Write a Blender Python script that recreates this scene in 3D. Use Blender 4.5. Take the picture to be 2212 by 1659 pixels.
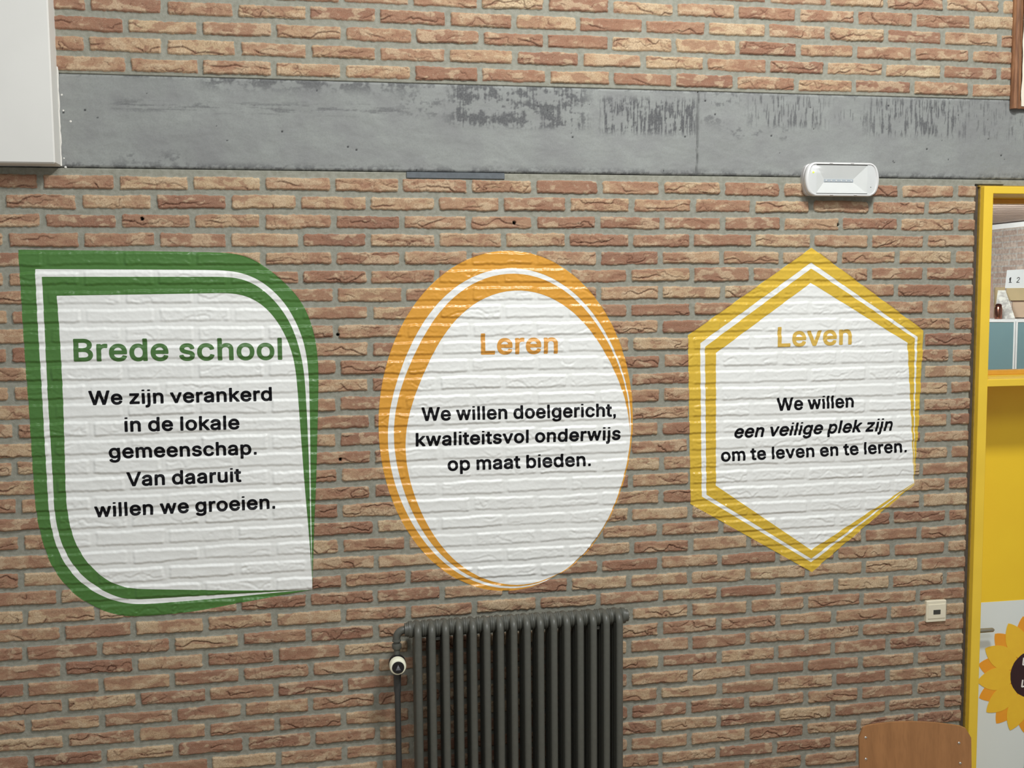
import bpy, math, random, json
import numpy as np
from mathutils import Vector, Matrix

for o in list(bpy.data.objects):
    bpy.data.objects.remove(o)
SC = bpy.context.scene
COL = SC.collection

# ------------------------------------------------------------------ camera
cam_d = bpy.data.cameras.new('camera')
cam_d.sensor_width = 36.0
cam_d.lens = 2249.9 / 2212 * 36.0
cam_d.clip_start = 0.05
cam = bpy.data.objects.new('camera', cam_d)
COL.objects.link(cam)
RX, RY, RZ = -0.0840153211, 0.00857675, -0.180354141
_Rz = Matrix.Rotation(RZ, 3, 'Z'); _Rx = Matrix.Rotation(RX, 3, 'X'); _Ry = Matrix.Rotation(RY, 3, 'Y')
_R = _Rz @ _Rx @ _Ry
_m = Matrix((_R.col[0], _R.col[2], -_R.col[1])).transposed().to_4x4()
_m.translation = Vector((0.8403, -3.46205, 2.3555))
cam.matrix_world = _m
SC.camera = cam

# ------------------------------------------------------------------ world, lights, exposure
SC.view_settings.view_transform = 'Standard'
SC.view_settings.look = 'None'
SC.view_settings.gamma = 1.0
SC.view_settings.use_curve_mapping = False
SC.view_settings.exposure = 0.0
W = bpy.data.worlds.new('world'); SC.world = W
W.use_nodes = True
W.node_tree.nodes['Background'].inputs[0].default_value = (0.98, 0.99, 1.0, 1)
W.node_tree.nodes['Background'].inputs[1].default_value = 0.32

def area(name, loc, target, sx, sy, power, color=(1, 1, 1)):
    l = bpy.data.lights.new(name, 'AREA'); l.shape = 'RECTANGLE'
    l.size = sx; l.size_y = sy; l.energy = power; l.color = color
    o = bpy.data.objects.new(name, l); COL.objects.link(o)
    o.location = loc
    o.rotation_euler = (Vector(target) - Vector(loc)).to_track_quat('-Z', 'Y').to_euler()
    return o

area('hall_lamp', (2.3, -2.35, 4.95), (1.9, 0, 2.2), 0.6, 0.36, 102, (1, 0.995, 0.98))
area('hall_soft_fill', (0.9, -4.8, 5.4), (1.4, 0, 2.2), 2.2, 1.2, 72, (0.97, 0.985, 1.0))  # broad soft fill added behind the camera, no window modelled there
area('far_room_fill', (5.6, 3.2, 2.95), (6.6, 4.4, 1.8), 1.2, 0.8, 270, (1, 1, 1))  # unseen area light added to brighten the room beyond the glass
area('far_room_fill', (3.7, 0.95, 2.98), (4.7, 2.0, 2.1), 0.7, 0.5, 31, (1, 1, 1))  # extra unseen light added in front of the cupboard to lift its doors

# ------------------------------------------------------------------ tables of outlines (metres on the wall) and letter shapes
OUTL = json.loads('''{"g0":[-0.074,2.5118,0.1894,2.5088,0.4701,2.5042,0.5656,2.5007,0.6134,2.4908,0.6611,2.4635,0.7326,2.401,0.7851,2.3355,0.8174,2.2394,0.8275,2.143,0.8262,2.0667,0.8218,1.9646,0.8101,1.7286,0.8025,1.6228,0.7955,1.4915,0.7903,1.3893,0.758,1.3843,0.5654,1.3616,0.4407,1.3438,0.3337,1.3354,0.2282,1.3332,0.1761,1.341,0.1249,1.3611,0.0745,1.3922,0.0251,1.4396,-0.0085,1.4912,-0.0338,1.5531,-0.0486,1.6196,-0.0581,1.6909,-0.061,1.7725,-0.0647,2.0151,-0.0684,2.1367,-0.0709,2.2815,-0.0723,2.4013],"g1":[-0.0282,2.4522,0.2334,2.4502,0.4683,2.4479,0.5399,2.4466,0.5926,2.4405,0.6357,2.4239,0.6834,2.3888,0.7309,2.336,0.759,2.2805,0.7822,2.2198,0.7929,2.1538,0.7964,2.0928,0.796,1.9142,0.7945,1.8114,0.7938,1.7391,0.7929,1.6803,0.7925,1.5947,0.7912,1.4514,0.7903,1.3893,0.6698,1.3862,0.5497,1.3803,0.3883,1.3755,0.2822,1.3736,0.2036,1.3757,0.1675,1.3864,0.1268,1.4084,0.0765,1.442,0.0373,1.4886,0.0089,1.5398,-0.0091,1.5957,-0.0179,1.6509,-0.0217,1.7165,-0.0216,1.7655,-0.0235,1.9159,-0.025,2.1114,-0.0276,2.2713],"g2":[-0.0089,2.4282,0.2325,2.427,0.4676,2.4258,0.5585,2.4253,0.592,2.4202,0.6304,2.4066,0.6731,2.3715,0.7158,2.3212,0.744,2.2707,0.7646,2.2099,0.7778,2.144,0.783,2.0931,0.7877,1.94,0.7895,1.8116,0.7898,1.7393,0.7896,1.7032,0.7896,1.5663,0.7903,1.3893,0.6589,1.3897,0.4959,1.3904,0.3356,1.39,0.2565,1.3893,0.2041,1.3908,0.1732,1.4,0.1377,1.4217,0.0874,1.458,0.0531,1.4988,0.0246,1.55,0.0066,1.6059,-0.0023,1.6611,-0.005,1.7158,-0.0039,1.7647,-0.0061,1.9153,-0.008,2.0623,-0.0081,2.271],"g3":[0.0316,2.3694,0.2304,2.3711,0.4658,2.3731,0.5617,2.3739,0.6098,2.3655,0.6576,2.3367,0.6954,2.2914,0.7235,2.2408,0.7442,2.1851,0.7542,2.1293,0.7586,2.0683,0.7666,1.8946,0.7715,1.7917,0.7747,1.7265,0.7846,1.5665,0.7887,1.4631,0.7913,1.388,0.5503,1.4014,0.3366,1.4176,0.2004,1.4291,0.1696,1.4421,0.1292,1.4695,0.0946,1.5075,0.0656,1.5533,0.0472,1.6038,0.0368,1.6592,0.0325,1.7141,0.0325,1.7632,0.0367,2.0367,0.036,2.1831,0.0341,2.2994],"o0":[1.4502,1.3464,1.4215,1.348,1.393,1.3521,1.3648,1.3587,1.337,1.3677,1.3097,1.3791,1.283,1.3928,1.257,1.4088,1.232,1.4271,1.2079,1.4474,1.1848,1.4699,1.163,1.4943,1.1424,1.5205,1.1231,1.5485,1.1053,1.5781,1.089,1.6092,1.0742,1.6417,1.0611,1.6754,1.0497,1.7102,1.0401,1.7459,1.0322,1.7823,1.0262,1.8194,1.022,1.857,1.0197,1.8949,1.0193,1.9329,1.0207,1.9708,1.024,2.0086,1.0292,2.046,1.0362,2.083,1.045,2.1192,1.0555,2.1547,1.0678,2.1891,1.0818,2.2225,1.0974,2.2545,1.1145,2.2852,1.1331,2.3143,1.153,2.3418,1.1743,2.3675,1.1968,2.3914,1.2204,2.4132,1.245,2.4329,1.2706,2.4505,1.2969,2.4659,1.324,2.4789,1.3516,2.4896,1.3796,2.4978,1.408,2.5037,1.4366,2.507,1.4653,2.5079,1.494,2.5063,1.5225,2.5022,1.5507,2.4956,1.5785,2.4866,1.6058,2.4752,1.6325,2.4615,1.6585,2.4455,1.6835,2.4272,1.7076,2.4069,1.7307,2.3844,1.7525,2.36,1.7731,2.3338,1.7924,2.3058,1.8102,2.2762,1.8265,2.2451,1.8413,2.2126,1.8544,2.1789,1.8658,2.1441,1.8754,2.1084,1.8833,2.072,1.8893,2.0349,1.8935,1.9973,1.8958,1.9594,1.8962,1.9214,1.8948,1.8835,1.8915,1.8457,1.8863,1.8083,1.8793,1.7713,1.8705,1.7351,1.86,1.6996,1.8477,1.6652,1.8337,1.6318,1.8181,1.5998,1.801,1.5691,1.7824,1.54,1.7625,1.5125,1.7412,1.4868,1.7187,1.4629,1.6951,1.4411,1.6705,1.4214,1.6449,1.4038,1.6186,1.3884,1.5915,1.3754,1.5639,1.3647,1.5359,1.3565,1.5075,1.3506,1.4789,1.3473],"o1":[1.8895,1.9165,1.8888,1.9382,1.8872,1.9599,1.8848,1.9815,1.8816,2.003,1.8775,2.0244,1.8726,2.0458,1.8669,2.067,1.8605,2.0882,1.8533,2.1094,1.8454,2.1305,1.8367,2.1515,1.8273,2.1726,1.8171,2.1937,1.806,2.2147,1.794,2.2357,1.781,2.2565,1.7669,2.2772,1.7517,2.2975,1.7352,2.3174,1.7175,2.3367,1.6984,2.3552,1.6779,2.3727,1.6562,2.3889,1.6331,2.4036,1.6088,2.4166,1.5835,2.4277,1.5572,2.4367,1.5302,2.4433,1.5027,2.4476,1.4749,2.4494,1.447,2.4485,1.4193,2.4452,1.3921,2.4393,1.3655,2.4311,1.3398,2.4205,1.3152,2.4079,1.2918,2.3935,1.2697,2.3773,1.249,2.3598,1.2297,2.3412,1.2118,2.3216,1.1953,2.3013,1.1801,2.2805,1.1662,2.2594,1.1533,2.2381,1.1415,2.2167,1.1306,2.1953,1.1205,2.174,1.1111,2.1528,1.1024,2.1316,1.0943,2.1104,1.0868,2.0893,1.0798,2.0682,1.0735,2.0469,1.0678,2.0256,1.0627,2.0041,1.0584,1.9825,1.0548,1.9607,1.0521,1.9387,1.0503,1.9165,1.0494,1.8942,1.0494,1.8718,1.0504,1.8493,1.0524,1.8267,1.0553,1.8041,1.0592,1.7815,1.064,1.7588,1.0697,1.7362,1.0764,1.7135,1.084,1.6909,1.0925,1.6682,1.1019,1.6456,1.1123,1.623,1.1238,1.6004,1.1363,1.5779,1.1499,1.5557,1.1648,1.5336,1.1809,1.512,1.1984,1.4909,1.2173,1.4705,1.2377,1.451,1.2594,1.4327,1.2826,1.4157,1.3071,1.4004,1.3329,1.3869,1.3598,1.3754,1.3877,1.3662,1.4163,1.3595,1.4454,1.3553,1.4749,1.3538,1.5043,1.355,1.5335,1.3589,1.5621,1.3655,1.59,1.3746,1.617,1.3861,1.6427,1.3998,1.6672,1.4155,1.6901,1.433,1.7116,1.452,1.7314,1.4722,1.7497,1.4934,1.7664,1.5153,1.7816,1.5378,1.7953,1.5606,1.8078,1.5836,1.8191,1.6066,1.8292,1.6295,1.8384,1.6524,1.8467,1.675,1.8542,1.6975,1.8609,1.7198,1.8669,1.742,1.8722,1.764,1.8769,1.7859,1.8809,1.8077,1.8841,1.8295,1.8866,1.8513,1.8884,1.8731,1.8893,1.8948],"o2":[1.8839,1.9487,1.8816,1.9708,1.8785,1.9928,1.8745,2.0145,1.8697,2.036,1.8641,2.0573,1.8577,2.0783,1.8506,2.0991,1.8428,2.1196,1.8342,2.14,1.8249,2.1601,1.815,2.18,1.8043,2.1997,1.7929,2.2192,1.7807,2.2385,1.7677,2.2576,1.7538,2.2763,1.7389,2.2947,1.7231,2.3125,1.7062,2.3297,1.6883,2.3462,1.6692,2.3617,1.6491,2.3762,1.6279,2.3893,1.6057,2.401,1.5826,2.4109,1.5588,2.4191,1.5343,2.4252,1.5093,2.4292,1.4841,2.4311,1.4588,2.4307,1.4337,2.428,1.4089,2.4232,1.3847,2.4162,1.3613,2.4072,1.3388,2.3964,1.3174,2.3839,1.2971,2.3699,1.278,2.3547,1.2602,2.3384,1.2436,2.3214,1.2282,2.3037,1.214,2.2856,1.2008,2.2673,1.1886,2.2488,1.1772,2.2303,1.1665,2.2118,1.1565,2.1934,1.1471,2.1751,1.1382,2.1569,1.1297,2.1387,1.1217,2.1205,1.114,2.1022,1.1068,2.0838,1.1001,2.0652,1.0939,2.0465,1.0882,2.0274,1.0833,2.0082,1.079,1.9886,1.0754,1.9688,1.0727,1.9487,1.0708,1.9284,1.0697,1.9078,1.0696,1.887,1.0703,1.8661,1.0718,1.845,1.0742,1.8237,1.0774,1.8023,1.0814,1.7807,1.0862,1.7588,1.0917,1.7368,1.0981,1.7145,1.1053,1.6919,1.1135,1.6691,1.1226,1.646,1.1328,1.6227,1.1441,1.5992,1.1568,1.5757,1.1708,1.5523,1.1863,1.5291,1.2034,1.5064,1.2222,1.4843,1.2426,1.4632,1.2648,1.4433,1.2886,1.4249,1.314,1.4083,1.3408,1.3938,1.3689,1.3815,1.3981,1.3718,1.4282,1.3649,1.4588,1.3608,1.4896,1.3596,1.5205,1.3615,1.551,1.3664,1.5809,1.3741,1.6099,1.3846,1.6378,1.3977,1.6643,1.4132,1.6894,1.4308,1.7127,1.4503,1.7344,1.4713,1.7543,1.4937,1.7724,1.517,1.7888,1.5412,1.8035,1.5658,1.8166,1.5908,1.8283,1.616,1.8386,1.6411,1.8476,1.6662,1.8555,1.691,1.8624,1.7157,1.8683,1.74,1.8733,1.7642,1.8774,1.788,1.8807,1.8116,1.8833,1.8349,1.885,1.8581,1.886,1.881,1.8861,1.9038,1.8854,1.9263],"o3":[1.8847,1.8974,1.8828,1.9186,1.88,1.9395,1.8762,1.9603,1.8716,1.9808,1.8662,2.0011,1.86,2.0211,1.8531,2.0409,1.8455,2.0604,1.8373,2.0798,1.8285,2.099,1.8192,2.1181,1.8092,2.137,1.7986,2.1559,1.7874,2.1748,1.7755,2.1935,1.7627,2.2121,1.7491,2.2305,1.7345,2.2486,1.7189,2.2662,1.7021,2.2832,1.6842,2.2994,1.6651,2.3145,1.6449,2.3285,1.6235,2.341,1.6011,2.3518,1.5779,2.3607,1.5539,2.3676,1.5293,2.3722,1.5044,2.3746,1.4794,2.3745,1.4545,2.3721,1.43,2.3673,1.4061,2.3603,1.383,2.3511,1.3608,2.3399,1.3398,2.3271,1.32,2.3126,1.3015,2.2969,1.2844,2.2802,1.2685,2.2627,1.2539,2.2446,1.2405,2.2262,1.2282,2.2076,1.2169,2.1889,1.2064,2.1704,1.1967,2.152,1.1875,2.1338,1.1789,2.1157,1.1707,2.0979,1.1629,2.0802,1.1555,2.0625,1.1483,2.0448,1.1416,2.0271,1.1353,2.0092,1.1295,1.9912,1.1242,1.9729,1.1195,1.9544,1.1155,1.9357,1.1122,1.9167,1.1098,1.8974,1.1083,1.878,1.1076,1.8583,1.1078,1.8386,1.1089,1.8187,1.1109,1.7987,1.1138,1.7786,1.1174,1.7585,1.1219,1.7383,1.1272,1.718,1.1332,1.6975,1.1399,1.677,1.1475,1.6563,1.1559,1.6354,1.1651,1.6145,1.1753,1.5934,1.1866,1.5722,1.199,1.5511,1.2126,1.5302,1.2275,1.5095,1.2438,1.4894,1.2616,1.4699,1.2808,1.4514,1.3015,1.434,1.3237,1.4181,1.3471,1.4038,1.3719,1.3915,1.3976,1.3813,1.4243,1.3734,1.4517,1.368,1.4794,1.3651,1.5073,1.365,1.5351,1.3674,1.5625,1.3725,1.5894,1.38,1.6154,1.39,1.6403,1.4021,1.6641,1.4162,1.6866,1.432,1.7077,1.4494,1.7273,1.468,1.7455,1.4877,1.7622,1.5082,1.7776,1.5292,1.7916,1.5507,1.8044,1.5724,1.8161,1.5943,1.8267,1.6162,1.8363,1.6381,1.845,1.66,1.8529,1.6818,1.8599,1.7036,1.8661,1.7253,1.8715,1.7469,1.8761,1.7685,1.8798,1.7901,1.8826,1.8117,1.8846,1.8333,1.8856,1.8547,1.8856,1.8761],"h0":[2.5521,2.5179,2.9938,2.2185,2.9834,1.9019,2.9698,1.6536,2.5718,1.3481,2.1083,1.6187,2.0952,2.2153],"h1":[2.5512,2.4658,2.9695,2.1962,2.9665,1.9381,2.9698,1.6571,2.5692,1.3842,2.1495,1.6443,2.1397,2.1871],"h2":[2.5515,2.4446,2.9592,2.1905,2.9615,1.9383,2.9697,1.6588,2.5677,1.398,2.1667,1.6502,2.1576,2.1739],"h3":[2.5506,2.394,2.93,2.1758,2.9523,1.9028,2.9697,1.6605,2.5684,1.4293,2.202,1.6809,2.1981,2.1511]}''')
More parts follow.
